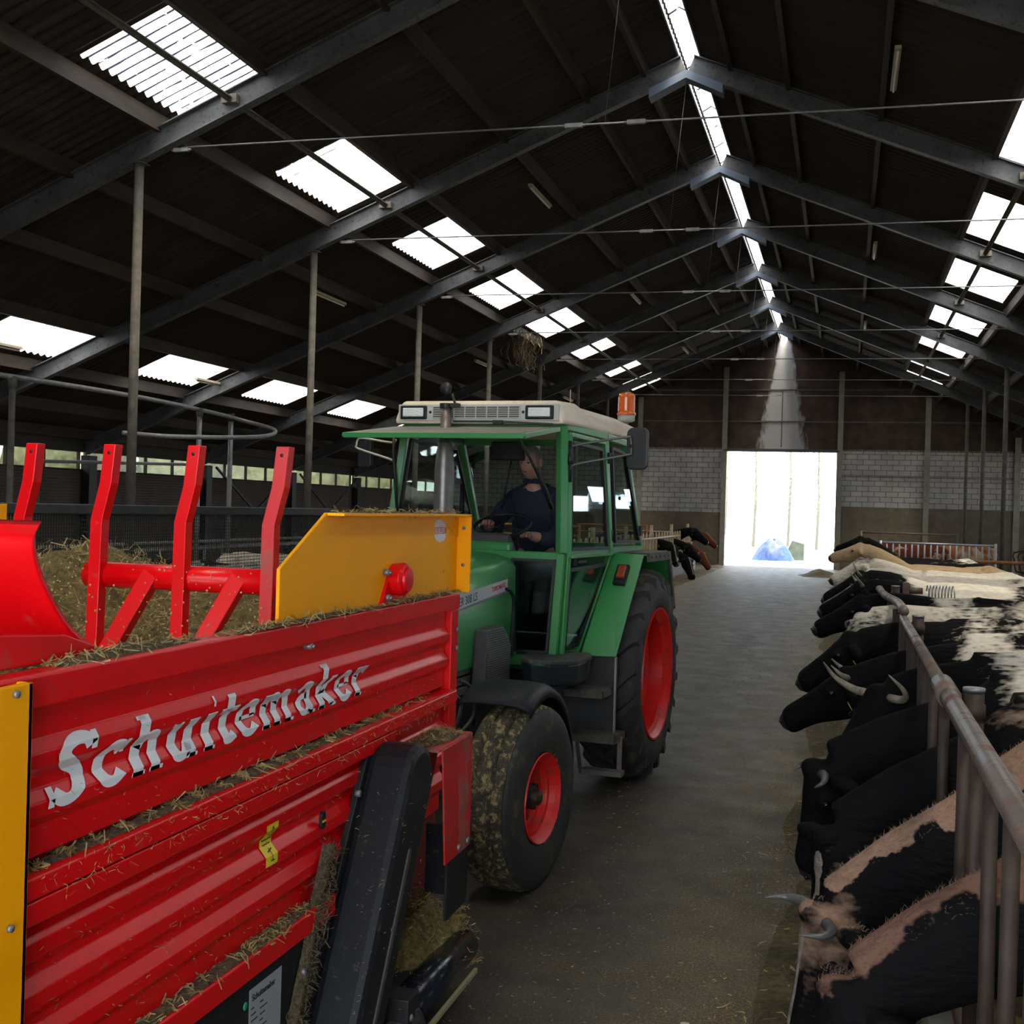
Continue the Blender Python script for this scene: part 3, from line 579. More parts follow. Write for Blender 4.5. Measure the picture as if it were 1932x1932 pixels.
# lettering painted on the ribbed side (hand drawn slab script)
def arcp(cx, cy, rx, ry, a0, a1, n=12):
    return [(cx+rx*math.cos(math.radians(a0+(a1-a0)*i/n)), cy+ry*math.sin(math.radians(a0+(a1-a0)*i/n))) for i in range(n+1)]
GL = {
 'S': (1.00, [([(.78, 1.12), (.66, 1.30), (.42, 1.33), (.22, 1.20), (.20, 1.0), (.40, .80), (.64, .62), (.72, .38), (.58, .12), (.34, .07), (.14, .26)], .27), ([(.84, 1.42), (.84, 1.02)], .13), ([(.08, .40), (.08, -.02)], .13)]),
 'c': (.84, [([(.68, .70), (.56, .88), (.36, .89), (.20, .70), (.18, .42), (.30, .16), (.50, .10), (.70, .26)], .25), ([(.73, .98), (.73, .66)], .10)]),
 'h': (1.02, [([(.26, 1.42), (.26, 0)], .27), ([(.06, 1.38), (.30, 1.38)], .09), ([(.28, .62), (.44, .86), (.62, .86), (.72, .64), (.72, 0)], .25), ([(.10, .05), (.44, .05)], .10), ([(.56, .05), (.93, .05)], .10)]),
 'u': (1.02, [([(.26, .98), (.26, .34), (.36, .12), (.54, .12), (.70, .36)], .25), ([(.74, .98), (.74, 0)], .27), ([(.08, .93), (.30, .93)], .10), ([(.56, .93), (.78, .93)], .10), ([(.70, .05), (.94, .05)], .10)]),
 'i': (.56, [([(.28, .98), (.28, 0)], .27), ([(.10, .93), (.34, .93)], .10), ([(.12, .05), (.48, .05)], .10), ([(.25, 1.27), (.31, 1.27)], .27)]),
 't': (.68, [([(.30, 1.34), (.30, .26), (.42, .10), (.60, .20)], .26), ([(.02, .90), (.64, .90)], .16)]),
 'e': (.86, [([(.70, .50), (.64, .80), (.44, .90), (.24, .76), (.18, .46), (.28, .16), (.50, .09), (.72, .26)], .23), ([(.22, .50), (.76, .50)], .11)]),
 'm': (1.46, [([(.24, .98), (.24, 0)], .25), ([(.07, .93), (.28, .93)], .10), ([(.26, .62), (.42, .87), (.58, .84), (.66, .60), (.66, 0)], .24), ([(.68, .62), (.84, .87), (1.02, .84), (1.12, .60), (1.12, 0)], .24), ([(.08, .05), (.40, .05)], .10), ([(.54, .05), (.82, .05)], .10), ([(1.0, .05), (1.36, .05)], .10)]),
 'a': (.92, [([(.18, .74), (.32, .90), (.54, .88), (.64, .66), (.64, 0)], .24), ([(.62, .56), (.36, .52), (.20, .30), (.32, .10), (.50, .12), (.64, .32)], .20), ([(.60, .05), (.86, .05)], .10)]),
 'k': (.98, [([(.26, 1.42), (.26, 0)], .26), ([(.06, 1.38), (.30, 1.38)], .09), ([(.34, .40), (.74, .90)], .20), ([(.42, .52), (.78, .04)], .24), ([(.58, .93), (.88, .93)], .10), ([(.10, .05), (.42, .05)], .10), ([(.64, .05), (.95, .05)], .10)]),
 'r': (.76, [([(.26, .98), (.26, 0)], .26), ([(.08, .93), (.30, .93)], .10), ([(.30, .62), (.46, .86), (.68, .84)], .22), ([(.10, .05), (.46, .05)], .10), ([(.70, .96), (.70, .68)], .11)]),
}
def lettering(word, y0, z0, ux, uz, P, off, slant=.16):
    q = MB(); u = 0
    for ch in word:
        adv, strokes = GL[ch]
        for pts, wd in strokes:
            p3 = smooth_pts([(a, b, 0) for a, b in pts], 6) if len(pts) > 2 else [Vector((pts[0][0]+(pts[1][0]-pts[0][0])*t/14, pts[0][1]+(pts[1][1]-pts[0][1])*t/14, 0)) for t in range(15)]
            rows = []; dn = []
            for a, b in zip(p3, p3[1:]):
                kk = max(1, int((b-a).length/.025)); dn += [a.lerp(b, t/kk) for t in range(kk)]
            p3 = dn+[p3[-1]]
            for i, p in enumerate(p3):
                d = (p3[min(i+1, len(p3)-1)]-p3[max(0, i-1)]); d.normalize(); nn = Vector((-d.y, d.x, 0)); row = []
                for k in range(-5, 6):
                    a = p+nn*wd*k/10; v = z0+a.y*uz; yy = y0+(u+a.x+a.y*slant)*ux; row.append((profx(v, P)+off, yy, v))
                rows.append(row)
            q.loft(rows, cap=False, smooth=False, closed=False)
        u += adv
    return q
wb_(lettering('Schuitemaker', 2.150, 1.366, .1585, .098, UP, .004), 'side_lettering', WHITEP)
def text_mesh(body, size, M4, material, name, parent, offset=0.0, sx=1.0):
    c = bpy.data.curves.new(name, 'FONT'); c.body = body; c.size = size; c.offset = offset; c.extrude = 0.0004; c.resolution_u = 3
    t = bpy.data.objects.new(name, c); COL.objects.link(t)
    dg = bpy.context.evaluated_depsgraph_get(); me = bpy.data.meshes.new_from_object(t.evaluated_get(dg)); bpy.data.objects.remove(t)
    me.transform(Matrix.Diagonal((sx, 1, 1, 1))); me.transform(M4); me.materials.clear(); me.materials.append(material)
    o = bpy.data.objects.new(name, me); COL.objects.link(o); o.parent = parent; return o
def side_M(x, y, z):   # text reading towards +Y on a face looking +X, in world; converted to wagon local
    M = Matrix(((0, 0, 1, x-WX), (1, 0, 0, y-3.4), (0, 1, 0, z), (0, 0, 0, 1))); return M
INK = mat('black_ink', (.02, .02, .022), .6); SRED = mat('sticker_red', (.62, .02, .03), .5); SWHITE = mat('sticker_white', (.72, .73, .74), .5)
# dealer sticker on the yellow panel
q = MB(); pl = [(a, b) for a, b in [(4.585, 1.905), (4.585, 1.955), (4.605, 1.972), (4.655, 1.978), (4.705, 1.972), (4.725, 1.955), (4.725, 1.905), (4.705, 1.888), (4.655, 1.882), (4.605, 1.888)]]
q.prism(pl, lambda a, c, s: (YX+.0005+s*.001, a, c)); st = wb_(q, 'dealer_sticker', SWHITE)
q = MB(); q.box(YX+.0015, YX+.0022, 4.586, 4.724, 1.917, 1.944); wb_(q, 'red_band', SRED, st)
text_mesh('ROELOFS', .032, side_M(YX+.0026, 4.590, 1.919), SWHITE, 'sticker_text', st, .0006, .90)
# warning sticker (follows the ribs)
q = MB(); rows = []
for k in range(61):
    z = 1.075-.125*k/60; x = profx(z, LO)+.003; rows.append([(x, 3.16, z), (x, 3.235, z)])
q.loft(rows, cap=False, smooth=False, closed=False); ws = wb_(q, 'warning_sticker', mat('warning_yellow', (.80, .62, .02), .5))
def decal_line(pts, w_):
    q = MB(); rows = []
    for (ya, za), (yb, zb) in zip(pts, pts[1:]):
        for t in range(25):
            y = ya+(yb-ya)*t/24; z = za+(zb-za)*t/24; d = Vector((yb-ya, zb-za)).normalized(); n_ = Vector((-d.y, d.x))*w_/2
            rows.append([(profx(z+n_.y, LO)+.005, y+n_.x, z+n_.y), (profx(z-n_.y, LO)+.005, y-n_.x, z-n_.y)])
    q.loft(rows, cap=False, smooth=False, closed=False); return q
for pts in ([(3.170, 1.024), (3.1975, 1.066), (3.225, 1.024), (3.170, 1.024)], [(3.192, 1.042), (3.205, 1.036), (3.194, 1.030)], [(3.175, 1.010), (3.222, 1.010)], [(3.20, 1.0), (3.20, .965)], [(3.185, .990), (3.215, .996)], [(3.188, .965), (3.212, .965)]):
    wb_(decal_line(pts, .0035), 'sticker_mark', INK, ws)
# data plate on the black chassis panel
q = MB(); q.box(-1.6045, -1.6030, 3.07, 3.27, .40, .625); dp = wb_(q, 'data_plate', mat('plate_silver', (.42, .46, .50), .4, .3))
text_mesh('Schuitemaker', .026, side_M(-1.6025, 3.085, .588), INK, 'plate_text', dp, .0005)
for i in range(9):
    for a, b in ((3.080, .018+.012*((i*7) % 3)), (3.135, .02+.012*((i*5) % 3))):
        q = MB(); q.box(-1.6028, -1.6024, a, a+b, .565-i*.018, .569-i*.018); wb_(q, 'plate_line', INK, dp)
q = MB(); q.blob((-1.603, 3.045, .590), .002, .012, .012, 10, 6); wb_(q, 'green_dot', mat('green_dot', (.02, .35, .16), .5))
# ---- hay
def blades(q, n, sampler, ln=(.02, .06), w_=.0018, flat=.5, up_=0.0):
    for _ in range(n):
        c = Vector(sampler()); d = Vector((random.gauss(0, 1), random.gauss(0, 1), random.gauss(0, 1)*(1-flat)+up_)).normalized(); L_ = random.uniform(*ln)
        s_ = d.orthogonal().normalized(); s_ = Matrix.Rotation(random.uniform(0, 6.28), 3, d) @ s_
        bend = Vector((random.gauss(0, .15), random.gauss(0, .15), random.gauss(0, .15)))*L_
        a = c-d*L_/2; b = c+bend; e = c+d*L_/2; w2 = s_*w_*random.uniform(.6, 1.4)
        q.add([a-w2, a+w2, b+w2, b-w2, e+w2*.4, e-w2*.4], [(0, 1, 2, 3), (3, 2, 4, 5)])
def hay_strip(name, pts, wd, hgt, n, lab, parent=None, kind='stuff', seed=1, group=None, shift=True, m_=None):
    q = MB(); rings = []; K = 11; pts = smooth_pts(pts, 10)
    for i, p in enumerate(pts):
        t = (pts[min(i+1, len(pts)-1)]-pts[max(i-1, 0)]).normalized(); sd = Vector((0, 0, 1)).cross(t).normalized(); tp = min(1, i/4, (len(pts)-1-i)/4)
        k1 = tp*(.75+.5*noise.noise(p*4+Vector((seed, 0, 0)))); ring = []
        for j in range(K):
            u = -1+2*j/(K-1); hh = hgt*k1*(1-u*u)*(1+.6*noise.noise((p+sd*u*wd)*14+Vector((seed, 3, 0))))
            ring.append(p+sd*u*wd/2*(.5+.5*k1)+Vector((0, 0, max(0, hh))))
        rings.append(ring)
    q.loft(rings, cap=False, closed=False)
    allp = [v for r in rings for v in r]
    o = (wb_(q, name, m_ or HAYD, parent) if shift else q.build(name, m_ or HAYD, parent)); tag(o, kind=kind)
    q2 = MB(); blades(q2, n, lambda: random.choice(allp)+Vector((random.gauss(0, .01), random.gauss(0, .01), random.uniform(0, .006))))
    o2 = (wb_(q2, name.replace('pile', 'blades')+'_straws' if False else 'loose_straws', STRAW, parent) if shift else q2.build('loose_straws', STRAW, o)); tag(o2, kind='stuff')
    return o
hay_strip('ledge_hay', [(-1.625, 1.9, 1.247), (-1.625, 3.0, 1.247), (-1.63, 4.2, 1.246)], .068, .010, 900, None, seed=2)
hay_strip('ledge_hay', [(-1.635, 4.0, 1.246), (-1.64, 4.6, 1.245)], .03, .004, 60, None, seed=5)
hay_strip('ledge_hay', [(-1.620, 2.1, .739), (-1.620, 3.0, .739), (-1.622, 3.58, .739)], .062, .010, 500, None, seed=3)
hay_strip('rail_hay', [(-1.635, 2.2, 1.660), (-1.635, 2.42, 1.66), (-1.64, 2.8, 1.660)], .05, .022, 160, None, seed=4)
hay_strip('rail_hay', [(-1.62, 2.9, 1.660), (-1.60+.0, 3.3, 1.662), (-1.606, 3.9, 1.662)], .03, .018, 200, None, seed=6)
hay_strip('rail_hay', [(-1.606, 3.9, 1.660), (-1.604, 4.4, 1.662), (-1.606, 4.86, 1.662)], .022, .012, 180, None, seed=7)
hay_strip('rail_hay', [(YX-.0, 3.6, 2.0), (YX, 4.3, 2.0), (YX, 4.85, 2.0)], .03, .006, 160, None, seed=8)
hay_strip('box_hay', [(-1.53, 4.17, 1.127), (-1.5, 4.35, 1.127), (-1.52, 4.54, 1.127)], .13, .02, 220, None, seed=9)
q = MB()
blades(q, 260, lambda: ((lambda z: (profx(z, UP)+.003, random.uniform(2.1, 4.75), z))(random.uniform(1.28, 1.58))), (.006, .02), .0007, .6)
blades(q, 420, lambda: ((lambda z: (profx(z, LO)+.003, random.uniform(2.1, 3.9), z))(random.uniform(.75, 1.16))), (.006, .022), .0007, .6)
blades(q, 420, lambda: (-1.580, random.uniform(2.1, 4.7), random.uniform(1.17, 1.245)), (.008, .03), .0007, 0)
blades(q, 200, lambda: (-1.424, random.uniform(3.4, 4.1), random.uniform(.15, 1.1)) , (.006, .018), .0009, .6)
tag(wb_(q, 'stuck_straws', STRAW), kind='stuff')
# hay stuck beside the guard
q = MB(); rings = []
q.loft([[(-1.602+.02*math.sin(PI*j/8), y0-.045+.09*j/8+.012*noise.noise(Vector((y0*9, z*9, j))), z) for j in range(9)] for y0, z in [(3.30+.62*t/14*.46, .30+.62*t/14) for t in range(15)]], cap=False, closed=False)
blades(q, 700, lambda: (lambda t: (-1.59+random.gauss(0, .012), 3.30+.285*t+random.gauss(0, .025), .30+.60*t))(random.random()), (.03, .09), .0015, 0, .9)
tag(wb_(q, 'jammed_hay', HAYD), kind='stuff')
# load inside
q = MB(); rings = []
for i in range(40):
    ring = []
    for j in range(40):
        x = -3.85+2.12*i/39; y = 2.45+2.3*j/39
        h_ = 1.32+.26*math.exp(-((x+3.05)**2/.07+(y-4.25)**2/.25))+(.26*min(1, max(0, (y-3.65)/.5)))+.10*noise.noise(Vector((x*3, y*3, 1)))+.05*noise.noise(Vector((x*11, y*11, 4)))
        ring.append((x, y, min(h_, 1.9)))
    rings.append(ring)
q.loft(rings, cap=False, closed=False); hp = [v for r in rings for v in r]; tag(wb_(q, 'silage_load', HAY), kind='stuff')
q = MB(); blades(q, 9000, lambda: Vector(random.choice(hp))+Vector((random.gauss(0, .03), random.gauss(0, .03), random.uniform(0, .04))), (.02, .09), .0018, .3); tag(wb_(q, 'load_straws', STRAW), kind='stuff')
q = MB()
for _ in range(420):
    c = Vector((random.uniform(-2.75, -1.85), FY-.05+random.uniform(-.1, .25), random.uniform(1.45, 1.8))); r = random.uniform(.002, .0045); q.blob(c, r, r*random.uniform(.6, 1.4), r, 5, 4)
tag(wb_(q, 'flying_silage', mat('chopped_maize', (.42, .34, .13), .8)), kind='stuff')
# heap of silage coming off the conveyor
def heap(name, c, rx, ry, h, seed, material, parent, n, lab=None, world=False, kind='stuff'):
    q = MB(); rings = []
    for i in range(15):
        r = 1-i/14; ring = []
        for j in range(28):
            a = 2*PI*j/28; x = math.cos(a)*r; y = math.sin(a)*r; k = 1+.25*noise.noise(Vector((math.cos(a)*1.5, math.sin(a)*1.5, seed)))
            ring.append((c[0]+x*rx*k, c[1]+y*ry*k, c[2]+h*(math.cos(PI*r)*.5+.5)*(1+.3*noise.noise(Vector((x*3, y*3, seed))))+.02*h*noise.noise(Vector((x*14, y*14, seed)))))
        rings.append(ring)
    q.loft(rings, cap=False); pts = [v for r in rings for v in r]
    o = q.build(name, material, parent) if world else wb_(q, name, material, parent)
    q = MB(); blades(q, n, lambda: Vector(random.choice(pts))+Vector((random.gauss(0, .02), random.gauss(0, .02), random.uniform(-.005, .015))), (.012, .04), .0018, .3)
    s_ = q.build('loose_straws', STRAW, o if world else parent) if world else wb_(q, 'loose_straws', STRAW, parent)
    tag(s_, kind='stuff'); return tag(o, kind=kind)
FRESH = mat('fresh_silage', (0.13, 0.095, 0.024), 0.9, c2=(0.34, 0.25, 0.08), nscale=34, amt=0.6, bump=1.0, bscale=90)
heap('conveyor_silage', (-1.62, 4.52, .24), .20, .33, .20, 3, FRESH, wag, 1600)
heap('conveyor_silage', (-1.50, 4.66, .16), .09, .12, .20, 5, FRESH, wag, 500)

# ================================================================== TRACTOR (local: x = lateral l, y = -f, z up; f = forward from the rear axle)
TA = math.radians(4.25)
tr = empty('tractor', (-2.332, 9.123, 0), 'green tractor with cream roof and red wheels, driving towards the viewer', 'tractor', rz=-TA)
def TP(l, f, z): return (l, -f, z)
def tb(q, name, m_, parent=None, bevel=0.0, **k):
    q.v = [(a, -b, c) for a, b, c in q.v]; return q.build(name, m_, parent or tr, bevel=bevel, **k)   # MB filled with (l, f, z)
def quad_slab(q, P, th):   # P: list of points (polygon), thickness vector
    t = Vector(th); n = len(P); vs = [Vector(p) for p in P]+[Vector(p)+t for p in P]
    q.add(vs, [tuple(range(n))[::-1], tuple(range(n, 2*n))]+[(i, (i+1) % n, n+(i+1) % n, n+i) for i in range(n)]); return q
def frame_poly(q, P, w_, d):   # bars along a closed polygon
    n = len(P)
    for i in range(n): q.bar(P[i], P[(i+1) % n], w_, d)
    for p in P: q.blob(p, w_*.5, w_*.5, w_*.5, 8, 6)
    return q
# chassis, engine, axle
q = MB(); q.box(-.20, .20, -.3, 1.4, .42, .95); q.box(-.23, .23, 1.2, 3.2, .50, 1.0); tb(q, 'engine_block', BLKM, bevel=.02)
q = MB(); q.box(-.16, .16, 2.9, 3.45, .45, .9); q.box(-.80, .80, 2.86, 2.98, .44, .54); tb(q, 'front_axle', BLKM, bevel=.015)
q = MB(); q.box(-.6, .6, -.12, .12, .70, .90); tb(q, 'rear_axle', BLKM, bevel=.015)
q = MB()
for z in (.90, .96, 1.02): q.box(.20, .27, 1.55, 2.9, z-.024, z+.024)
tb(q, 'engine_side_plates', mat('grey_castings', (.11, .105, .095), .7, c2=(.07, .065, .06), nscale=8), bevel=.006)
q = MB(); q.tube(smooth_pts([(.30, 2.30, .98), (.34, 2.22, .92), (.34, 2.18, .76), (.30, 2.28, .66)], 5), .013, 8); q.tube(smooth_pts([(.26, 2.5, .95), (.32, 2.35, .86), (.30, 2.4, .70), (.25, 2.5, .6)], 5), .016, 8)
q.tube(smooth_pts([(.24, 2.05, .9), (.30, 2.1, .8), (.28, 2.0, .66)], 5), .012, 8); tb(q, 'hoses', mat('hose', (.03, .03, .03), .4))
# bonnet
def bon_ring(f, hw, z0, z1, crown):
    return [(-hw, f, z0), (-hw-.005, f, z0+.3*(z1-z0)), (-hw, f, z1-.05), (-hw+.035, f, z1), (-hw*.5, f, z1+crown*.75), (0, f, z1+crown), (hw*.5, f, z1+crown*.75), (hw-.035, f, z1), (hw, f, z1-.05), (hw+.005, f, z0+.3*(z1-z0)), (hw, f, z0)]
q = MB(); q.loft([bon_ring(1.27, .285, 1.03, 1.685, .045), bon_ring(1.9, .285, 1.035, 1.655, .045), bon_ring(2.8, .275, 1.03, 1.60, .04), bon_ring(3.3, .265, 1.02, 1.55, .035), bon_ring(3.42, .24, 1.02, 1.50, .02)]); bn = tb(q, 'bonnet', GRN, bevel=.004)
def strip(q, f0, f1, za0, za1, zb0, zb1, l): q.add([(l, f0, za0), (l, f1, zb0), (l, f1, zb1), (l, f0, za1)], [(0, 1, 2, 3)])
q = MB(); strip(q, 1.50, 3.2, 1.485, 1.560, 1.345, 1.445, .2935); tb(q, 'model_stripe', mat('stripe_silver', (.55, .57, .60), .45), bn)
q = MB(); strip(q, 1.50, 3.2, 1.470, 1.4845, 1.330, 1.3445, .2936); tb(q, 'stripe_edge', mat('stripe_grey', (.20, .22, .25), .45), bn)
sl_ = math.atan((1.485-1.345)/1.7)
def bon_text(body, size, f, z, m_, sx=1.0):
    M = Matrix.Translation((.2945, -f, z)) @ Matrix.Rotation(sl_, 4, 'X') @ Matrix(((0, 0, 1, 0), (1, 0, 0, 0), (0, 1, 0, 0), (0, 0, 0, 1)))
    return text_mesh(body, size, M, m_, 'stripe_text', bn, .0004, sx)
bon_text('FARMER 308 LS', .074, 2.535, 1.413, mat('ink_blue', (.05, .07, .12), .5), 1.0)
bon_text('TURBOMATIC', .044, 1.80, 1.487, mat('ink_red', (.55, .02, .06), .5), .95)
q = MB(); q.prism([(1.63, 1.13), (1.80, 1.28), (2.06, 1.27), (2.10, .92), (1.66, .88)], lambda a, c, s: (.285+s*.095, a, c)); ig = tb(q, 'side_intake_grille', mat('grille_dark', (.035, .035, .035), .6), bevel=.012)
q = MB()
for i in range(26):
    z = .90+i*.0145; fa = 1.66-.03*(z-.88) if z < 1.13 else 1.63+(z-1.13)*1.13; q.box(.380, .386, fa+.01, 2.07, z, z+.006)
tb(q, 'grille_mesh', mat('mesh_grey', (.16, .16, .155), .5, .3), ig)
q = MB(); q.tube(smooth_pts([(.33, 1.62, 1.50), (.34, 1.55, 1.47), (.34, 1.50, 1.38), (.33, 1.52, 1.05)], 5), .012, 8); tb(q, 'bonnet_hose', BLKP)
# exhaust
ex = MB(); ex.lathe([(1.55, .001), (1.55, .058), (2.25, .058), (2.40, .050), (2.46, .040), (2.46, .038), (2.73, .038), (2.73, .001)], (-.19, 1.50, 0), (0, 0, 1), 24); exo = tb(ex, 'exhaust_pipe', EXH)
q = MB(); q.add([(-.19+.068*math.cos(a), 1.50+.068*math.sin(a), z) for z in (1.6, 2.30, 2.42, 2.46) for a in [PI*(-.15+.95*i/10) for i in range(11)]], []); 
def shield():
    q = MB(); rings = []
    for z, r in ((1.6, .068), (2.28, .068), (2.40, .058), (2.465, .045)): rings.append([(-.19+r*math.cos(a), 1.50+r*math.sin(a), z) for a in [PI*(-.10+.95*i/12) for i in range(13)]])
    return q.loft(rings, cap=False, closed=False)
tb(shield(), 'heat_shield', mat('shield_steel', (.27, .25, .235), .4, .6, c2=(.2, .17, .15), nscale=9), exo)
q = MB(); q.lathe([(2.70, .043), (2.735, .045), (2.735, .001)], (-.19, 1.50, 0), (0, 0, 1), 20); q.box(-.15, -.09, 1.48, 1.53, 2.705, 2.735); q.bar((-.115, 1.51, 2.72), (-.145, 1.51, 2.80), .018, .014); tb(q, 'exhaust_clamp', BLKM, exo, bevel=.003)
q = MB(); q.lathe([(-.006, .001), (-.006, .040), (.006, .043), (.006, .001)], (-.185, 1.52, 2.835), (.12, 1, .12), 22); tb(q, 'rain_flap', BLKM, exo)
# cab frame
FRT = [(-.585, 1.28, 2.60), (.575, 1.28, 2.60)]; WZ = 1.735
Ptr, Pwr, Pbr = (.575, 1.28, 2.60), (.600, 1.30, WZ), (.560, 1.30, 1.03)      # right front post: top, waist, foot
Ptl, Pwl, Pbl = (-.585, 1.28, 2.60), (-.70, 1.30, WZ), (-.62, 1.30, 1.03)
Btr, Bwr = (.66, .50, 2.58), (.68, .36, WZ)                                    # right B post
Rtr, Rwr = (.68, .02, 2.56), (.70, -.50, WZ)                                   # right rear post
Rtl, Rwl = (-.68, .02, 2.56), (-.70, -.50, WZ)
cab = MB()
for a, b, w_ in ((Ptr, Pwr, .060), (Pwr, Pbr, .055), (Ptl, Pwl, .055), (Pwl, Pbl, .05), (Rtr, Rwr, .05), (Rtl, Rwl, .05), (Ptl, Ptr, .05), (Ptr, Btr, .05), (Btr, Rtr, .05), (Rtl, Rtr, .05), (Ptl, Rtl, .05), (Pwl, Rwl, .05), (Rwl, Rwr, .06), (Pwr, Bwr, .04), (Bwr, Rwr, .05), (Btr, Bwr, .045)):
    cab.bar(a, b, w_, w_)
cab.bar((-.70, 1.30, WZ-.02), (.60, 1.30, WZ-.02), .05, .055)
cab.bar((-.62, 1.30, 1.0), (.56, 1.30, 1.0), .05, .07)
cab.bar((.24, 1.30, 1.70), (.27, 1.30, 1.02), .035, .04); cab.bar((-.30, 1.30, 1.70), (-.30, 1.30, 1.02), .035, .04)
for a, b in ((Pbr, (.68, .35, 1.03)),): cab.bar(a, b, .05, .06)
tb(cab, 'cab_frame', GRN, bevel=.006)
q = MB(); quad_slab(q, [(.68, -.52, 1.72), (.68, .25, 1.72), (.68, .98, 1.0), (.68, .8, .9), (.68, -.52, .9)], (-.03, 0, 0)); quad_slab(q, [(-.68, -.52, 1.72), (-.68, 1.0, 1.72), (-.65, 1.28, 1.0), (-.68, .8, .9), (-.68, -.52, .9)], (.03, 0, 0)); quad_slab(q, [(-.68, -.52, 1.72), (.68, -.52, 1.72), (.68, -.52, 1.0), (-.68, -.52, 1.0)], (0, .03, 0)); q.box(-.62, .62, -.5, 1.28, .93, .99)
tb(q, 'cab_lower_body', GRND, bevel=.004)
# front: dark wells + glass below the waist right of the bonnet
def pane(P, name, gm, off=(0, 0, 0), gw=.022):
    P = [Vector(p)+Vector(off) for p in P]; c = sum(P, Vector())/len(P)
    n_ = (P[1]-P[0]).cross(P[2]-P[0]).normalized()
    q = MB(); quad_slab(q, P, n_*.005); g = tb(q, name, gm)
    q = MB(); frame_poly(q, [p+n_*.004 for p in P], gw, .018); tb(q, 'rubber_seal', GASK, g)
    return g
pane([(.262, 1.325, 1.685), (.565, 1.325, 1.685), (.525, 1.325, 1.065), (.297, 1.325, 1.065)], 'lower_front_window', DGLASS)
pane([(-.60, 1.325, 1.685), (-.33, 1.325, 1.685), (-.33, 1.325, 1.065), (-.58, 1.325, 1.065)], 'lower_front_window', DGLASS)
# side door: frame, upper glass, slanted lower glass
def lerp(a, b, t): return tuple(a[i]+(b[i]-a[i])*t for i in range(3))
door = MB()
dT0 = (.612, 1.235, 2.545); dT1 = (.668, .56, 2.53); dM0 = (.632, 1.25, WZ-.02); dM1 = (.690, .40, WZ-.02); dB0 = (.600, 1.24, 1.04); dB1 = (.625, .97, 1.03)
frame_poly(door, [dT0, dT1, dM1, dB1, dB0, dM0], .042, .03); door.bar(dM0, dM1, .075, .025); dr = tb(door, 'cab_door', GRN, bevel=.004)
def inset(P, k):
    P = [Vector(p) for p in P]; c = sum(P, Vector())/len(P); return [p+(c-p).normalized()*k for p in P]
def dpane(P, name, gm, parent, k=.05, gw=.026):
    P = inset(P, k); q = MB(); quad_slab(q, P, (.005, 0, 0)); g = tb(q, name, gm, parent); q = MB(); frame_poly(q, P, gw, .022); tb(q, 'rubber_seal', GASK, parent); return g
dpane([dT0, dT1, dM1, dM0], 'door_window', GLASS, dr, .065)
dpane([(.632, 1.25, WZ-.07), (.690, .42, WZ-.07), dB1, dB0], 'door_window', GLASS, dr, .06)
q = MB(); q.box(.64, .675, .93, 1.14, 1.665, 1.685); q.box(.64, .66, 1.13, 1.16, 1.65, 1.70); tb(q, 'door_handle', BLKP, dr, bevel=.004)
for z, f in ((2.42, .51), (1.85, .40)):
    q = MB(); q.tube([(.70, f, z-.04), (.70, f, z+.04)], .016, 8); tb(q, 'hinge', BLKM, dr)
# rear quarter window
dpane([(.690, .46, 2.53), (.700, .06, 2.52), (.715, -.43, WZ+.03), (.705, .33, WZ+.03)], 'quarter_window', GLASS, None, .045)
q = MB(); q.blob((.725, .28, 2.13), .012, .016, .016, 10, 6); q.box(.715, .74, -.43, -.37, 1.84, 1.92); tb(q, 'window_catch', BLKP, bevel=.003)
# left side + rear glass
dpane([(-.60, 1.20, 2.53), (-.68, .10, 2.53), (-.70, -.42, WZ+.03), (-.69, 1.22, WZ+.03)], 'left_window', GLASS, None, .05)
q = MB(); quad_slab(q, [(-.63, .02, 2.52), (.63, .02, 2.52), (.65, -.49, WZ+.03), (-.65, -.49, WZ+.03)], (0, -.005, 0)); tb(q, 'rear_window', GLASS)
# roof
def roof_ring(f, hb, ht, zb, zt): return [(-hb, f, zb), (-hb-.0, f, zb+.03), (-ht-.03, f, zt-.03), (-ht, f, zt), (ht, f, zt), (ht+.03, f, zt-.03), (hb, f, zb+.03), (hb, f, zb)]
q = MB(); q.loft([roof_ring(1.40, .615, .555, 2.605, 2.745), roof_ring(1.36, .625, .565, 2.605, 2.765), roof_ring(1.05, .640, .585, 2.61, 2.775), roof_ring(.96, .645, .60, 2.61, 2.752), roof_ring(.3, .70, .67, 2.60, 2.735), roof_ring(-.35, .715, .68, 2.585, 2.705), roof_ring(-.55, .68, .62, 2.585, 2.65)], smooth=False); rf = tb(q, 'cab_roof', CREAM, bevel=.018)
q = MB(); q.box(-.590, .590, 1.385, 1.412, 2.622, 2.738); fs = tb(q, 'roof_front_panel', LGREY, bevel=.006)
for l0 in (-.470, .455):
    q = MB(); q.box(l0-.100, l0+.100, 1.40, 1.428, 2.634, 2.728); hl = tb(q, 'work_lamp', BLKP, fs, bevel=.008)
    q = MB(); q.box(l0-.078, l0+.078, 1.42, 1.434, 2.651, 2.712); tb(q, 'lamp_lens', LAMP, hl, bevel=.006)
q = MB(); q.box(-.325, .315, 1.409, 1.414, 2.642, 2.724); gg = tb(q, 'vent_grille', GASK, fs, bevel=.002)
q = MB()
for i in range(7): q.box(-.325, .315, 1.412, 1.420, 2.644+i*.0125, 2.649+i*.0125)
for i in range(9): l = -.325+.64*i/8; q.box(l-.003, l+.003, 1.412, 1.421, 2.642, 2.724)
tb(q, 'grille_slats', LGREY, gg)
for l0 in (-.345, .338):
    q = MB(); q.blob((l0, 1.416, 2.683), .010, .008, .010, 8, 6); tb(q, 'panel_knob', BLKM, fs)
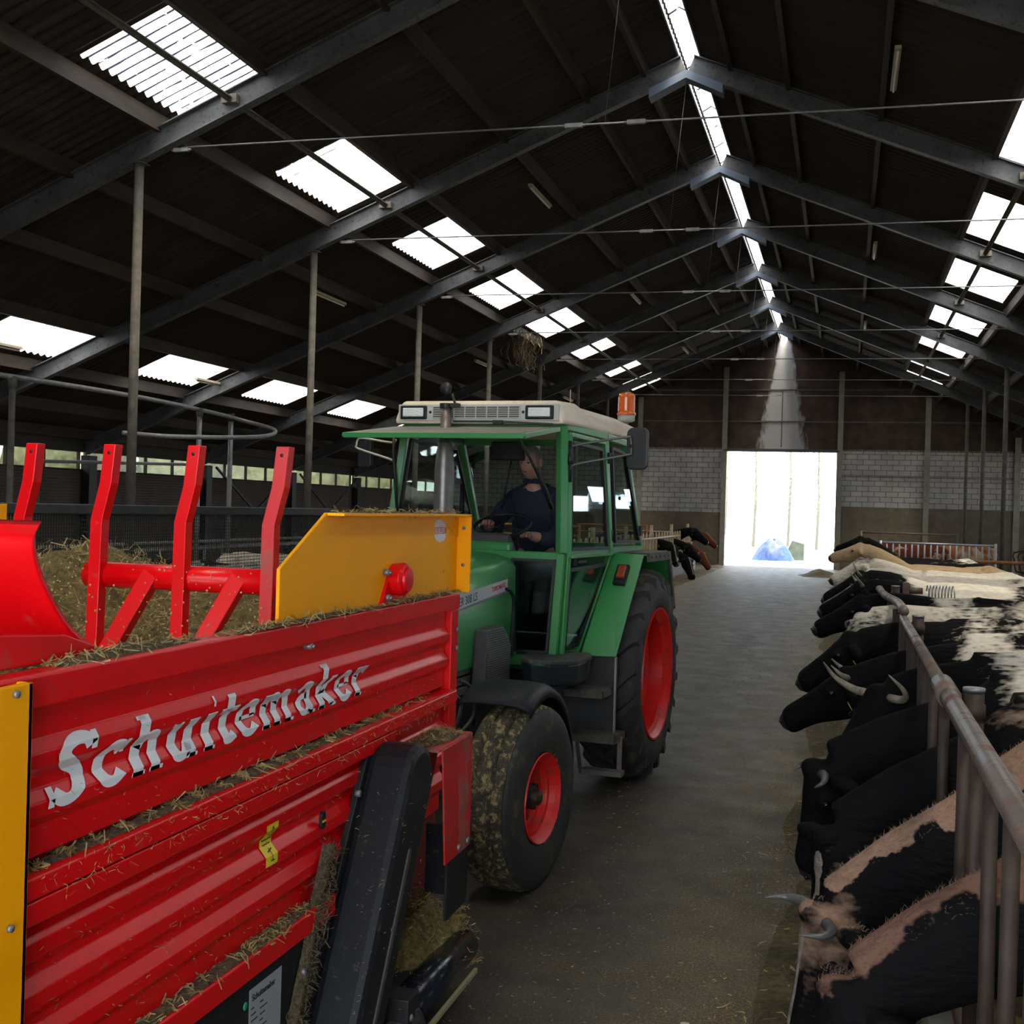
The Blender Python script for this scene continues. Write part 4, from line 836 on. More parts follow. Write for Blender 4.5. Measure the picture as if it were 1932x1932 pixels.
# windscreen swung open above the bonnet, seen as a dusty edge
q = MB(); H = [(-.60, 1.36, 2.585), (.575, 1.36, 2.585), (.555, 2.0, 2.495), (-.70, 2.0, 2.495)]
quad_slab(q, H, (0, 0, .006)); ws_ = tb(q, 'opened_windscreen', mat('dusty_glass', (.27, .25, .20), .6, c2=(.16, .15, .12), nscale=5))
q = MB(); frame_poly(q, [Vector(p)+Vector((0, 0, -.012)) for p in H], .028, .034); tb(q, 'windscreen_frame', GRN, ws_, bevel=.004)
q = MB(); q.tube([(.50, 1.95, 2.49), (.535, 1.36, 2.10)], .010, 8); q.tube([(.517, 1.62, 2.29), (.535, 1.34, 2.04)], .016, 8); tb(q, 'gas_strut', BLKM, ws_)
q = MB(); q.box(.135, .205, 1.43, 1.46, 2.598, 2.625); q.bar((-.16, 1.44, 2.618), (.17, 1.45, 2.616), .010, .012); q.bar((.17, 1.45, 2.616), (.56, 1.44, 2.600), .012, .012); tb(q, 'wiper', BLKM, bevel=.002)
# beacon
q = MB(); q.tube([(.625, -.25, 2.64), (.625, -.25, 2.75)], .016, 10); q.box(.60, .65, -.28, -.22, 2.66, 2.72); bc = tb(q, 'beacon_stem', STEEL, bevel=.003)
q = MB(); q.lathe([(2.745, .001), (2.745, .045), (2.755, .068), (2.80, .070), (2.80, .001)], (.622, -.25, 0), (0, 0, 1), 24); tb(q, 'beacon_base', LGREY, bc)
q = MB(); q.lathe([(2.80, .001), (2.80, .076), (2.815, .076), (2.822, .069)]+[(2.83+i*.006, .069-.002*(i % 2)) for i in range(20)]+[(2.955, .066), (2.972, .056), (2.98, .035), (2.982, .001)], (.622, -.25, 0), (0, 0, 1), 28); tb(q, 'amber_dome', ORANGE, bc)
# mirrors
q = MB(); q.tube(smooth_pts([(.635, 1.24, 2.44), (.66, 1.25, 2.470), (1.00, 1.22, 2.530), (1.035, 1.21, 2.52), (1.04, 1.21, 2.43), (1.01, 1.22, 2.41), (.66, 1.25, 2.34), (.635, 1.24, 2.30)], 4), .0085, 8); ma = tb(q, 'mirror_arm', mat('arm_grey', (.12, .12, .12), .4, .4))
q = MB(); q.tube([(.632, 1.25, 2.22), (.628, 1.25, 2.50)], .013, 8); q.tube([(.632, 1.255, 2.34), (.630, 1.255, 2.41)], .022, 8); tb(q, 'mirror_bracket', BLKM, ma)
def rrect(w_, h_, r, n=5): return [(sx*(w_-r)+r*math.cos(a), sz*(h_-r)+r*math.sin(a)) for sx, sz, a0 in ((1, 1, 0), (-1, 1, 90), (-1, -1, 180), (1, -1, 270)) for a in [math.radians(a0+90*i/n) for i in range(n+1)]]
q = MB(); q.prism(rrect(.078, .142, .045), lambda a, c, s: (1.078+a, 1.205-s*.05+.25*a, 2.455+c)); mh = tb(q, 'mirror_housing', mat('mirror_plastic', (.035, .036, .040), .55), ma, bevel=.012)
q = MB(); q.blob((1.04, 1.235, 2.47), .012, .012, .012, 8, 6); tb(q, 'mirror_pivot', RUST, ma)
q = MB(); q.tube(smooth_pts([(-.655, 1.30, 2.50), (-.68, 1.32, 2.475), (-.86, 1.4, 2.500), (-.905, 1.4, 2.49), (-.915, 1.4, 2.45), (-.90, 1.4, 2.425), (-.70, 1.32, 2.36), (-.66, 1.30, 2.34)], 4), .0085, 8); ma2 = tb(q, 'mirror_arm', mat('arm_pale', (.45, .42, .36), .4, .3))
q = MB(); q.tube([(-.66, 1.33, 2.55), (-.655, 1.34, 2.40), (-.60, 1.36, 1.95)], .011, 8); tb(q, 'mirror_bracket', BLKM, ma2)
q = MB(); q.prism(rrect(.055, .11, .03), lambda a, c, s: (-.87+a, 1.37-s*.04, 2.40+c)); tb(q, 'mirror_housing', BLKP, ma2, bevel=.01)
q = MB(); q.tube([(.12, -.35, 2.72), (.12, -.35, 3.02)], .003, 6); tb(q, 'aerial', mat('aerial', (.45, .43, .40), .4))
# rear fenders
for sg in (1, -1):
    q = MB()
    quad_slab(q, [(sg*.68, .25, 1.715), (sg*.92, .25, 1.705), (sg*.92, .99, 1.02), (sg*.68, 1.04, 1.02)], (0, .012, .008)); q.box(min(sg*.68, sg*.93), max(sg*.68, sg*.93), -.50, .21, 1.70, 1.715)
    quad_slab(q, [(sg*.68, -.50, 1.71), (sg*.93, -.50, 1.71), (sg*.93, -.72, 1.25), (sg*.68, -.72, 1.25)], (0, .012, 0))
    fn = tb(q, 'rear_fender', GRN, bevel=.003)
    q = MB(); q.prism([(.22, 1.722), (-.52, 1.722), (-.78, 1.24), (-.74, 1.24), (-.49, 1.655), (.20, 1.655)], lambda a, c, s: (sg*.93+s*sg*.025, a, c)); q.box(min(sg*.66, sg*.93), max(sg*.66, sg*.93), -.52, .22, 1.716, 1.724); tb(q, 'fender_rubber_edge', mat('edge_rubber', (.045, .045, .045), .7, c3=(.18, .16, .12), c3t=(.4, .7), c3scale=6), fn, bevel=.003)
    for k in range(5):
        q = MB(); q.tube([(sg*.954, .14-k*.14, 1.69), (sg*.960, .14-k*.14, 1.69)], .008, 8); tb(q, 'rivet', BLKM, fn)
q = MB()
def fp(l, t, out=0):  # point on the slanted front face of the fender; t 0 top .. 1 bottom
    return (l, .26+(1.0-.26)*t+out, 1.715-.69*t+out)
quad_slab(q, [fp(.755, .14), fp(.845, .14), fp(.845, .335), fp(.755, .335)], (0, .030, .022)); sg_ = tb(q, 'side_light', BLKP, bevel=.004)
q = MB(); quad_slab(q, [fp(.772, .165), fp(.832, .165), fp(.832, .285), fp(.772, .285)], (0, .045, .036)); tb(q, 'amber_lens', mat('dark_amber', (.42, .07, .01), .3, c2=(.16, .02, .01), nscale=20), sg_, bevel=.006)
# black panel below the fender, steps, tool box
q = MB(); quad_slab(q, [(.40, 1.02, 1.02), (.915, .98, 1.02), (.915, .95, .46), (.60, .95, .46), (.40, 1.0, .50)], (0, -.02, 0)); tb(q, 'black_guard_panel', mat('guard_black', (.014, .014, .015), .5, c3=(.07, .06, .045), c3t=(.5, .8), c3scale=5), bevel=.003)
q = MB(); q.box(.910, .918, .95, .985, .46, 1.02); tb(q, 'panel_edge', mat('edge_bright', (.35, .35, .34), .4, .5))
TBX = [(.40, 1.44), (.44, 1.60), (.52, 1.66), (.66, 1.66), (.755, 1.60), (.80, 1.50), (.80, 1.20), (.76, 1.10), (.50, 1.06), (.40, 1.20)]
q = MB(); q.prism(TBX, lambda a, c, s: (.60+(a-.60)*(1 if s else .93), 1.38+(c-1.38)*(1 if s else .93), .885+s*.14)); bx = tb(q, 'tool_box', mat('box_blue_black', (.012, .020, .026), .35, c3=(.08, .07, .05), c3t=(.55, .8), c3scale=6), bevel=.012)
q = MB(); q.prism(TBX, lambda a, c, s: (.60+(a-.60)*1.03, 1.38+(c-1.38)*1.03, 1.022+s*.032)); tb(q, 'box_lid', mat('box_lid', (.025, .032, .036), .5, c3=(.12, .10, .07), c3t=(.45, .7), c3scale=5), bx, bevel=.008)
q = MB(); q.box(.795, .812, 1.25, 1.29, .95, 1.03); tb(q, 'box_latch', RUST, bx, bevel=.003)
q = MB(); quad_slab(q, [(.555, 1.70, 1.028), (.60, 1.69, 1.018), (.645, 1.695, 1.026), (.60, 1.70, 1.036)], (0, .004, 0)); tb(q, 'green_emblem', GRN, bx)
STEPM = mat('worn_step', (.06, .052, .045), .7, .3, c2=(.13, .11, .085), nscale=12)
for nm, f0, f1, l0, l1, z in (('upper_step', .96, 1.24, .62, .90, .815), ('lower_step', .88, 1.16, .66, .97, .50)):
    q = MB(); q.box(l0, l1, f1-.015, f1, z-.05, z); q.box(l0, l1, f0, f0+.012, z-.05, z); q.box(l1-.012, l1, f0, f1, z-.05, z); q.box(l0, l0+.012, f0, f1, z-.05, z)
    for k in range(6): q.box(l0, l1, f0+.03+k*(f1-f0-.05)/6, f0+.05+k*(f1-f0-.05)/6, z-.012, z)
    tb(q, nm, STEPM, bevel=.002)
q = MB(); q.bar((.70, 1.15, .48), (.72, 1.10, .22), .03, .012); q.bar((.965, 1.00, .48), (.955, .96, .24), .035, .012); q.box(.70, .985, .92, 1.02, .20, .235); tb(q, 'hanging_rung', mat('rung_steel', (.13, .105, .09), .6, .3, c2=(.2, .16, .14), nscale=9), bevel=.003)
# wheels
def wheel(root_name, l0, l1, f, R, rim_r, lugs, tm, turn=0.0, ribs_=False, side=1):
    c = Vector((0, 0, 0)); W = l1-l0
    pr = [(0.02, rim_r), (.0, rim_r+.02), (-.012, rim_r+(R-rim_r)*.45), (.01, R-.07), (.035, R-.022)]
    if ribs_: pr = pr[:-1]+[(.012, R-.05), (.030, R-.008), (.055, R), (W*.27, R), (W*.30, R-.045), (W*.36, R-.045), (W*.39, R+.004), (W*.61, R+.004), (W*.64, R-.045), (W*.70, R-.045), (W*.73, R), (W-.055, R), (W-.03, R-.008), (W-.012, R-.05)]
    else: pr = pr[:-1]+[(.03, R-.05), (.06, R-.035), (W*.5, R-.022), (W-.06, R-.035), (W-.03, R-.05), (W-.01, R-.07)]
    pr += [(W+.012, rim_r+(R-rim_r)*.45), (W, rim_r+.02), (W-.02, rim_r)]
    q = MB(); n = 72
    q.lathe([(a-W/2, r) for a, r in pr], (0, 0, 0), (side, 0, 0), n, closed=True)
    if lugs:
        for k in range(lugs):
            for sg in (0, 1):
                a0 = 2*PI*(k+.5*sg)/lugs; rows = []
                for i in range(7):
                    t = i/6; ax = (W/2+.004-.015*0)*(1-t)+(-.02)*t; ax = ax if sg else -ax; an = a0+.30*t
                    drop = .055*(1-t)**4; r1 = R+.030-drop; r0 = R-.05-drop; hw_ = .034+.010*t
                    rows.append([Vector((ax*side, math.cos(an+s_*hw_/R)*r, math.sin(an+s_*hw_/R)*r)) for s_, r in ((-1.25, r0), (-.8, r1), (.8, r1), (1.25, r0))])
                e = rows[0]; rows.insert(0, [Vector((p.x*1.0, p.y*.93, p.z*.93)) for p in e])
                q.loft(rows, smooth=False)
    if tm is RUBM: pass
    o = q.build(root_name, tm, tr, loc=None); o.location = TP((l0+l1)/2, f, R+(.028 if lugs else 0)); o.rotation_euler = (0, 0, turn)
    return o
def rim_build(o, W, rr, side, depth, big):
    s = side; q = MB(); h = W/2
    if big: pr = [(-h+.02, rr-.002), (-h+.03, rr-.03), (-.02, rr-.05), (h-.06, rr-.045), (h-.03, rr-.02), (h-.004, rr+.006), (h+.008, rr+.004), (h+.004, rr-.008), (h-.035, rr-.035), (h-.06, rr-.060), (.03, rr-.065), (.02, rr-.09), (h-.16, rr-.115), (h-.155, rr-.15), (h-.21, .20), (h-.21, .001)]
    else: pr = [(-h+.02, rr), (-h+.03, rr-.02), (h-.03, rr-.015), (h-.002, rr+.006), (h+.006, rr+.002), (h-.02, rr-.014), (h-.05, rr-.030), (h-.055, rr-.045), (h-.09, rr-.055), (h-.095, rr-.075), (h-.12, rr-.10), (h-.12, .001)]
    q.lathe(pr, (0, 0, 0), (s, 0, 0), 56, smooth=False); r_ = q.build('rim', RIM, o)
    q = MB()
    if big: q.lathe([(h-.21, .001), (h-.21, .13), (h-.19, .125), (h-.185, .09), (h-.12, .08), (h-.115, .001)], (0, 0, 0), (s, 0, 0), 24, smooth=False)
    else: q.lathe([(h-.13, .001), (h-.13, .085), (h-.10, .075), (h-.06, .060), (h-.055, .045), (h-.02, .040), (h-.01, .02), (h-.01, .001)], (0, 0, 0), (s, 0, 0), 24, smooth=False)
    for k in range(8 if big else 6):
        a = 2*PI*k/(8 if big else 6)+.3; rr_ = .17 if big else .115; x = s*(h-.20 if big else h-.115)
        q.tube([(x, math.cos(a)*rr_, math.sin(a)*rr_), (x+s*.035, math.cos(a)*rr_, math.sin(a)*rr_)], .018 if big else .013, 6)
    q.build('hub', BLKM, o)
rw = wheel('rear_wheel', .55, .99, .0, .770, .50, 20, RUB, 0, False, 1); rim_build(rw, .44, .50, 1, 0, True)
rw2 = wheel('rear_wheel', -.99, -.55, .0, .770, .50, 20, RUB, 0, False, -1); rim_build(rw2, .44, .50, -1, 0, True)
fwl = wheel('front_wheel', .76, 1.05, 2.92, .49, .235, 0, RUBM, -math.radians(4.8), True, 1); rim_build(fwl, .29, .235, 1, 0, False)
q = MB(); q.lathe([(.147, .256), (.158, .30), (.163, .36), (.156, .41), (.144, .444), (.128, .474), (.120, .470), (.135, .44), (.14, .36), (.14, .27)], (0, 0, 0), (1, 0, 0), 60, closed=True); q.build('tyre_sidewall', RUB, fwl)
fwr = wheel('front_wheel', -1.05, -.76, 2.92, .49, .235, 0, RUBM, -math.radians(4.8), True, -1); rim_build(fwr, .29, .235, -1, 0, False)
# front mudguard: band over the tyre
q = MB(); R_ = .57
sec = [(.62, .0), (.64, .018), (.72, .028), (.86, .030), (.97, .022), (1.02, -.005), (1.03, -.05)]
rings = []
for i in range(22):
    a = math.radians(60+ (205-60)*i/21)   # 60 = ahead of the top, 180 = rearwards, 205 = low behind
    rings.append([(l, 2.84+(R_+dr_)*math.cos(a), .49+(R_+dr_)*math.sin(a)) for l, dr_ in sec])
q.loft(rings, cap=False, closed=False); mg = tb(q, 'front_mudguard', BLKP); so_ = mg.modifiers.new('solid', 'SOLIDIFY'); so_.thickness = .01
# interior: seat, wheel, dash
q = MB(); q.box(-.26, .24, -.05, .42, 1.36, 1.46); q.box(-.24, .22, -.12, .02, 1.46, 1.95); tb(q, 'driver_seat', mat('seat_fabric', (.02, .02, .022), .9), bevel=.04)
q = MB(); c = Vector((.045, .98, 1.905)); tilt = Matrix.Rotation(math.radians(-24), 3, 'X')
q.tube([c+tilt @ Vector((.205*math.cos(2*PI*i/36), .205*math.sin(2*PI*i/36), 0)) for i in range(37)], .014, 8, cap=False)
for a in (20, 140, 260): q.bar(c, c+tilt @ Vector((.2*math.cos(math.radians(a)), .2*math.sin(math.radians(a)), 0)), .02, .008)
q.tube([c, (.045, 1.14, 1.70)], .025, 10); swh = tb(q, 'steering_wheel', BLKP)
q = MB(); q.loft([[(-.28, 1.10, 1.70), (-.28, 1.26, 1.70), (-.26, 1.26, 1.85), (-.24, 1.18, 1.86), (-.24, 1.10, 1.80)], [(.22, 1.10, 1.70), (.22, 1.26, 1.70), (.20, 1.26, 1.85), (.18, 1.18, 1.86), (.18, 1.10, 1.80)]], smooth=False); tb(q, 'dashboard', mat('dash_dusty', (.06, .055, .05), .7), bevel=.02)
q = MB(); q.box(-.2, .22, 1.20, 1.275, 1.705, 1.80); tb(q, 'dash_cover', GRN, bevel=.02)
q = MB(); q.prism([(-.16, 2.53), (.04, 2.53), (.08, 2.39), (-.17, 2.39)], lambda a, c_, s: (a-.02, .55+s*.10, c_)); cm_ = tb(q, 'cab_monitor', BLKP, bevel=.01)
q = MB(); q.tube([(-.05, .55, 2.40), (-.18, .4, 2.0), (-.28, .3, 1.85)], .008, 8); tb(q, 'monitor_stalk', BLKP, cm_)
q = MB(); q.tube([(-.30, .9, 2.2), (-.30, .9, 1.9)], .02, 8); tb(q, 'hand_lever', BLKP)

# ================================================================== DRIVER
drv = empty('person', (tr.location.x, tr.location.y, 0), 'grey-haired man in a navy jacket driving the green tractor', 'person', rz=-TA)
def skin_mesh(name, verts, edges, rad, material, parent, sub=2, root=0, smooth=0):
    me = bpy.data.meshes.new(name); me.from_pydata([TP(*v) for v in verts], edges, []); o = bpy.data.objects.new(name, me); COL.objects.link(o)
    sk = o.modifiers.new('skin', 'SKIN'); sk.use_smooth_shade = True; me.skin_vertices.new() if not me.skin_vertices else None
    for i, r in enumerate(rad):
        v = me.skin_vertices[0].data[i]; v.radius = r if isinstance(r, tuple) else (r, r); v.use_root = (i == root)
    ss = o.modifiers.new('sub', 'SUBSURF'); ss.levels = sub; ss.render_levels = sub
    dg = bpy.context.evaluated_depsgraph_get(); m2 = bpy.data.meshes.new_from_object(o.evaluated_get(dg)); bpy.data.objects.remove(o)
    m2.materials.clear(); m2.materials.append(material); m2.polygons.foreach_set('use_smooth', [True]*len(m2.polygons))
    o = bpy.data.objects.new(name, m2); COL.objects.link(o); o.parent = parent; return o
HX, HF, HZ = .055, .40, 2.385      # head centre
bodyv = [(.05, .12, 1.52), (.05, .15, 1.72), (.05, .20, 1.95), (.05, .24, 2.10), (.055, .30, 2.20), (.055, .33, 2.26),
         (-.13, .24, 2.10), (-.24, .42, 1.92), (-.20, .66, 1.86), (-.11, .80, 1.92),
         (.23, .24, 2.10), (.33, .38, 1.90), (.29, .62, 1.80), (.19, .80, 1.84),
         (-.05, .42, 1.52), (-.10, .62, 1.54), (-.10, .70, 1.15), (.17, .42, 1.52), (.20, .62, 1.54), (.20, .70, 1.15)]
bodye = [(0, 1), (1, 2), (2, 3), (3, 4), (4, 5), (3, 6), (6, 7), (7, 8), (8, 9), (3, 10), (10, 11), (11, 12), (12, 13), (0, 14), (14, 15), (15, 16), (0, 17), (17, 18), (18, 19)]
br_ = [(.16, .13), (.15, .13), (.17, .13), (.14, .11), (.062, .062), (.055, .055), .075, .062, .048, .036, .075, .062, .048, .036, .09, .08, .06, .09, .08, .06]
bod = skin_mesh('body', bodyv, bodye, br_, SKIN, drv)
jr = [(r[0]+.018, r[1]+.018) if isinstance(r, tuple) else r+.014 for r in br_[:4]]+[(.078, .078)]+[(r+.014) for r in br_[6:8]]+[.058]
jv = bodyv[:4]+[(.055, .30, 2.205)]+[bodyv[6], bodyv[7], bodyv[8], (-.14, .76, 1.90), bodyv[10], bodyv[11], bodyv[12], (.22, .74, 1.82)]
skin_mesh('jacket', jv, [(0, 1), (1, 2), (2, 3), (3, 4), (3, 5), (5, 6), (6, 7), (7, 8), (3, 9), (9, 10), (10, 11), (11, 12)],
          [(.18, .15), (.17, .15), (.19, .15), (.158, .13), (.082, .08), .092, .078, .064, .050, .092, .078, .064, .050], JACK, drv)
skin_mesh('trousers', [bodyv[0]]+bodyv[14:], [(0, 1), (1, 2), (2, 3), (0, 4), (4, 5), (5, 6)], [(.17, .14), .105, .095, .075, .105, .095, .075], JACK, drv)
# head: turned slightly to his right and down
HR = Matrix.Rotation(math.radians(14), 3, 'Z') @ Matrix.Rotation(math.radians(-10), 3, 'X')
def headpt(d):   # d unit: x lateral, y forward, z up
    x, y, z = d; rx, ry, rz_ = .080, .100, .130
    p = Vector((x*rx, y*ry, z*rz_))
    if z < -.1: p.x *= 1-.28*min(1, (-z-.1)/.8); p.y += .012*max(0, y)*(-z)
    if y > .75:   # face relief
        g = lambda cx, cz, s_, a: a*math.exp(-((x-cx)**2+(z-cz)**2)/(s_*s_))
        p.y += g(0, -.12, .13, .036)+g(0, .05, .10, .014)+g(0, .24, .3, .006)-g(.36, .08, .15, .012)-g(-.36, .08, .15, .012)+g(0, -.52, .2, .008)-g(0, -.40, .10, .004)+g(0, -.86, .22, .010)
    return p
q = MB(); rings = []
for i in range(25):
    th = PI*i/24; rings.append([HR @ headpt((math.sin(th)*math.cos(2*PI*j/36), math.sin(th)*math.sin(2*PI*j/36), math.cos(th)))+Vector((HX, HF, HZ)) for j in range(36)])
q.loft(rings, cap=False)
for s_ in (-1, 1):
    R3 = HR; q.blob(HR @ Vector((s_*.082, -.005, -.005))+Vector((HX, HF, HZ)), .012, .022, .034, 10, 8)
# fingers closed round the rim
def hand(base, dirs, parent_q):
    b = Vector(base); parent_q.blob(b, .042, .040, .022, 12, 8)
    for k in range(4):
        o_ = Vector((-.030+.020*k, .028, .004)); L_ = (.030, .036, .034, .026)[k]
        parent_q.tube(smooth_pts([b+o_*.6, b+o_+Vector((0, .012, .010)), b+o_+Vector((0, .012+L_, .002)), b+o_+Vector((0, .010+L_, -.024))], 3), [.010]*9+[.008], 7)
    parent_q.tube(smooth_pts([b+Vector((.032*dirs, .0, 0)), b+Vector((.045*dirs, .022, -.006)), b+Vector((.030*dirs, .046, -.018))], 3), .010, 7)
hand((-.115, .83, 1.925), 1, q); hand((.195, .83, 1.845), -1, q)
hd = tb(q, 'head_and_hands', SKIN, drv)
hd.name = 'skin_surface'
# join skin parts to one continuous body mesh
bm = bmesh.new(); bm.from_mesh(bod.data); bm.from_mesh(hd.data); bm.to_mesh(bod.data); bm.free(); bpy.data.objects.remove(hd); bod.data.polygons.foreach_set('use_smooth', [True]*len(bod.data.polygons))
q = MB(); rings = []
for i in range(14):
    th = PI*.62*i/13; ring = []
    for j in range(36):
        a = 2*PI*j/36; d = (math.sin(th)*math.cos(a), math.sin(th)*math.sin(a), math.cos(th)); p = headpt(d)*1.05
        if d[1] > .35 and d[2] < .62: p = headpt(d)*.95
        ring.append(HR @ p+Vector((HX, HF, HZ)))
    rings.append(ring)
q.loft(rings, cap=False); tb(q, 'hair', HAIRM, drv)
for s_ in (-1, 1):
    q = MB(); q.blob(HR @ Vector((s_*.030, .083, .010))+Vector((HX, HF, HZ)), .013, .011, .008, 8, 6); tb(q, 'eye', mat('dark_eye', (.02, .015, .012), .3), drv)

q = MB(); q.blob(HR @ Vector((0, .098, -.058))+Vector((HX, HF, HZ)), .022, .010, .0045, 12, 6); tb(q, 'mouth', mat('lips', (.20, .07, .055), .6), drv)
for s_ in (-1, 1):
    q = MB(); q.blob(HR @ Vector((s_*.031, .094, .030))+Vector((HX, HF, HZ)), .016, .008, .004, 10, 6); tb(q, 'eyebrow', HAIRM, drv)
q = MB(); q.tube([Vector((.055, .325, 2.235))+Vector((.068*math.cos(2*PI*i/20), .06*math.sin(2*PI*i/20), .012*math.sin(2*PI*i/20))) for i in range(21)], .020, 8, cap=False); tb(q, 'collar', JACK, drv)

# ================================================================== CATTLE
def cow_mat(name, seed, dark, light, thr, headk, scale=1.4, roan=0.25, crest=0.0, cslope=.75):
    M = bpy.data.materials.new(name); M.use_nodes = True; nt = M.node_tree; N = nt.nodes; L = nt.links; b = N['Principled BSDF']; b.inputs['Roughness'].default_value = .75; b.inputs['Specular IOR Level'].default_value = .06
    tc = N.new('ShaderNodeTexCoord'); mp = N.new('ShaderNodeMapping'); mp.inputs['Location'].default_value = (seed*3.1, seed*1.7, seed*.9); mp.inputs['Scale'].default_value = (1, 1.2, 1); L.new(tc.outputs['Object'], mp.inputs[0])
    n = N.new('ShaderNodeTexNoise'); n.inputs['Scale'].default_value = scale; n.inputs['Detail'].default_value = 5; n.inputs['Roughness'].default_value = .55; n.inputs['Distortion'].default_value = .4; L.new(mp.outputs[0], n.inputs[0])
    nf = N.new('ShaderNodeTexNoise'); nf.inputs['Scale'].default_value = 38; nf.inputs['Detail'].default_value = 4; mp2 = N.new('ShaderNodeMapping'); mp2.inputs['Scale'].default_value = (.4, 1, 1); L.new(tc.outputs['Object'], mp2.inputs[0]); L.new(mp2.outputs[0], nf.inputs[0])
    sp = N.new('ShaderNodeSeparateXYZ'); L.new(tc.outputs['Object'], sp.inputs[0])
    hx = N.new('ShaderNodeMapRange'); hx.inputs[1].default_value = .05; hx.inputs[2].default_value = -.50; hx.inputs[3].default_value = 0; hx.inputs[4].default_value = headk; L.new(sp.outputs[0], hx.inputs[0])
    a1 = N.new('ShaderNodeMath'); L.new(n.outputs[0], a1.inputs[0]); L.new(hx.outputs[0], a1.inputs[1])
    a2 = N.new('ShaderNodeMath'); a2.operation = 'MULTIPLY_ADD'; L.new(nf.outputs[0], a2.inputs[0]); a2.inputs[1].default_value = roan; L.new(a1.outputs[0], a2.inputs[2])
    if crest:
        mn = N.new('ShaderNodeMath'); mn.operation = 'MINIMUM'; mn.inputs[1].default_value = 0.02; L.new(sp.outputs[0], mn.inputs[0])
        cv = N.new('ShaderNodeMath'); cv.operation = 'MULTIPLY_ADD'; L.new(mn.outputs[0], cv.inputs[0]); cv.inputs[1].default_value = -cslope; L.new(sp.outputs[2], cv.inputs[2])
        cr_ = N.new('ShaderNodeMapRange'); cr_.inputs[1].default_value = 1.38; cr_.inputs[2].default_value = 1.43; cr_.inputs[3].default_value = 0; cr_.inputs[4].default_value = -crest; cn = N.new('ShaderNodeTexNoise'); cn.inputs['Scale'].default_value = 5.5; cn.inputs['Detail'].default_value = 5; L.new(tc.outputs['Object'], cn.inputs[0])
        cw = N.new('ShaderNodeMath'); cw.operation = 'MULTIPLY_ADD'; L.new(cn.outputs[0], cw.inputs[0]); cw.inputs[1].default_value = .30; L.new(cv.outputs[0], cw.inputs[2])
        L.new(cw.outputs[0], cr_.inputs[0])
        a3 = N.new('ShaderNodeMath'); L.new(a2.outputs[0], a3.inputs[0]); L.new(cr_.outputs[0], a3.inputs[1]); a2 = a3
    r = N.new('ShaderNodeMapRange'); r.inputs[1].default_value = thr+roan*.5-.02-roan*.15; r.inputs[2].default_value = thr+roan*.5+.02+roan*.15; L.new(a2.outputs[0], r.inputs[0])
    dl = N.new('ShaderNodeMix'); dl.data_type = 'RGBA'; L.new(nf.outputs[0], dl.inputs[0]); dl.inputs[6].default_value = tuple(c*.6 for c in light)+(1,); dl.inputs[7].default_value = tuple(min(1, c*1.25) for c in light)+(1,)
    mx = N.new('ShaderNodeMix'); mx.data_type = 'RGBA'; L.new(r.outputs[0], mx.inputs[0]); L.new(dl.outputs[2], mx.inputs[6]); mx.inputs[7].default_value = (*dark, 1); L.new(mx.outputs[2], b.inputs['Base Color'])
    bp = N.new('ShaderNodeBump'); bp.inputs['Strength'].default_value = .7; bp.inputs['Distance'].default_value = .02; L.new(nf.outputs[0], bp.inputs['Height']); L.new(bp.outputs[0], b.inputs['Normal'])
    return M
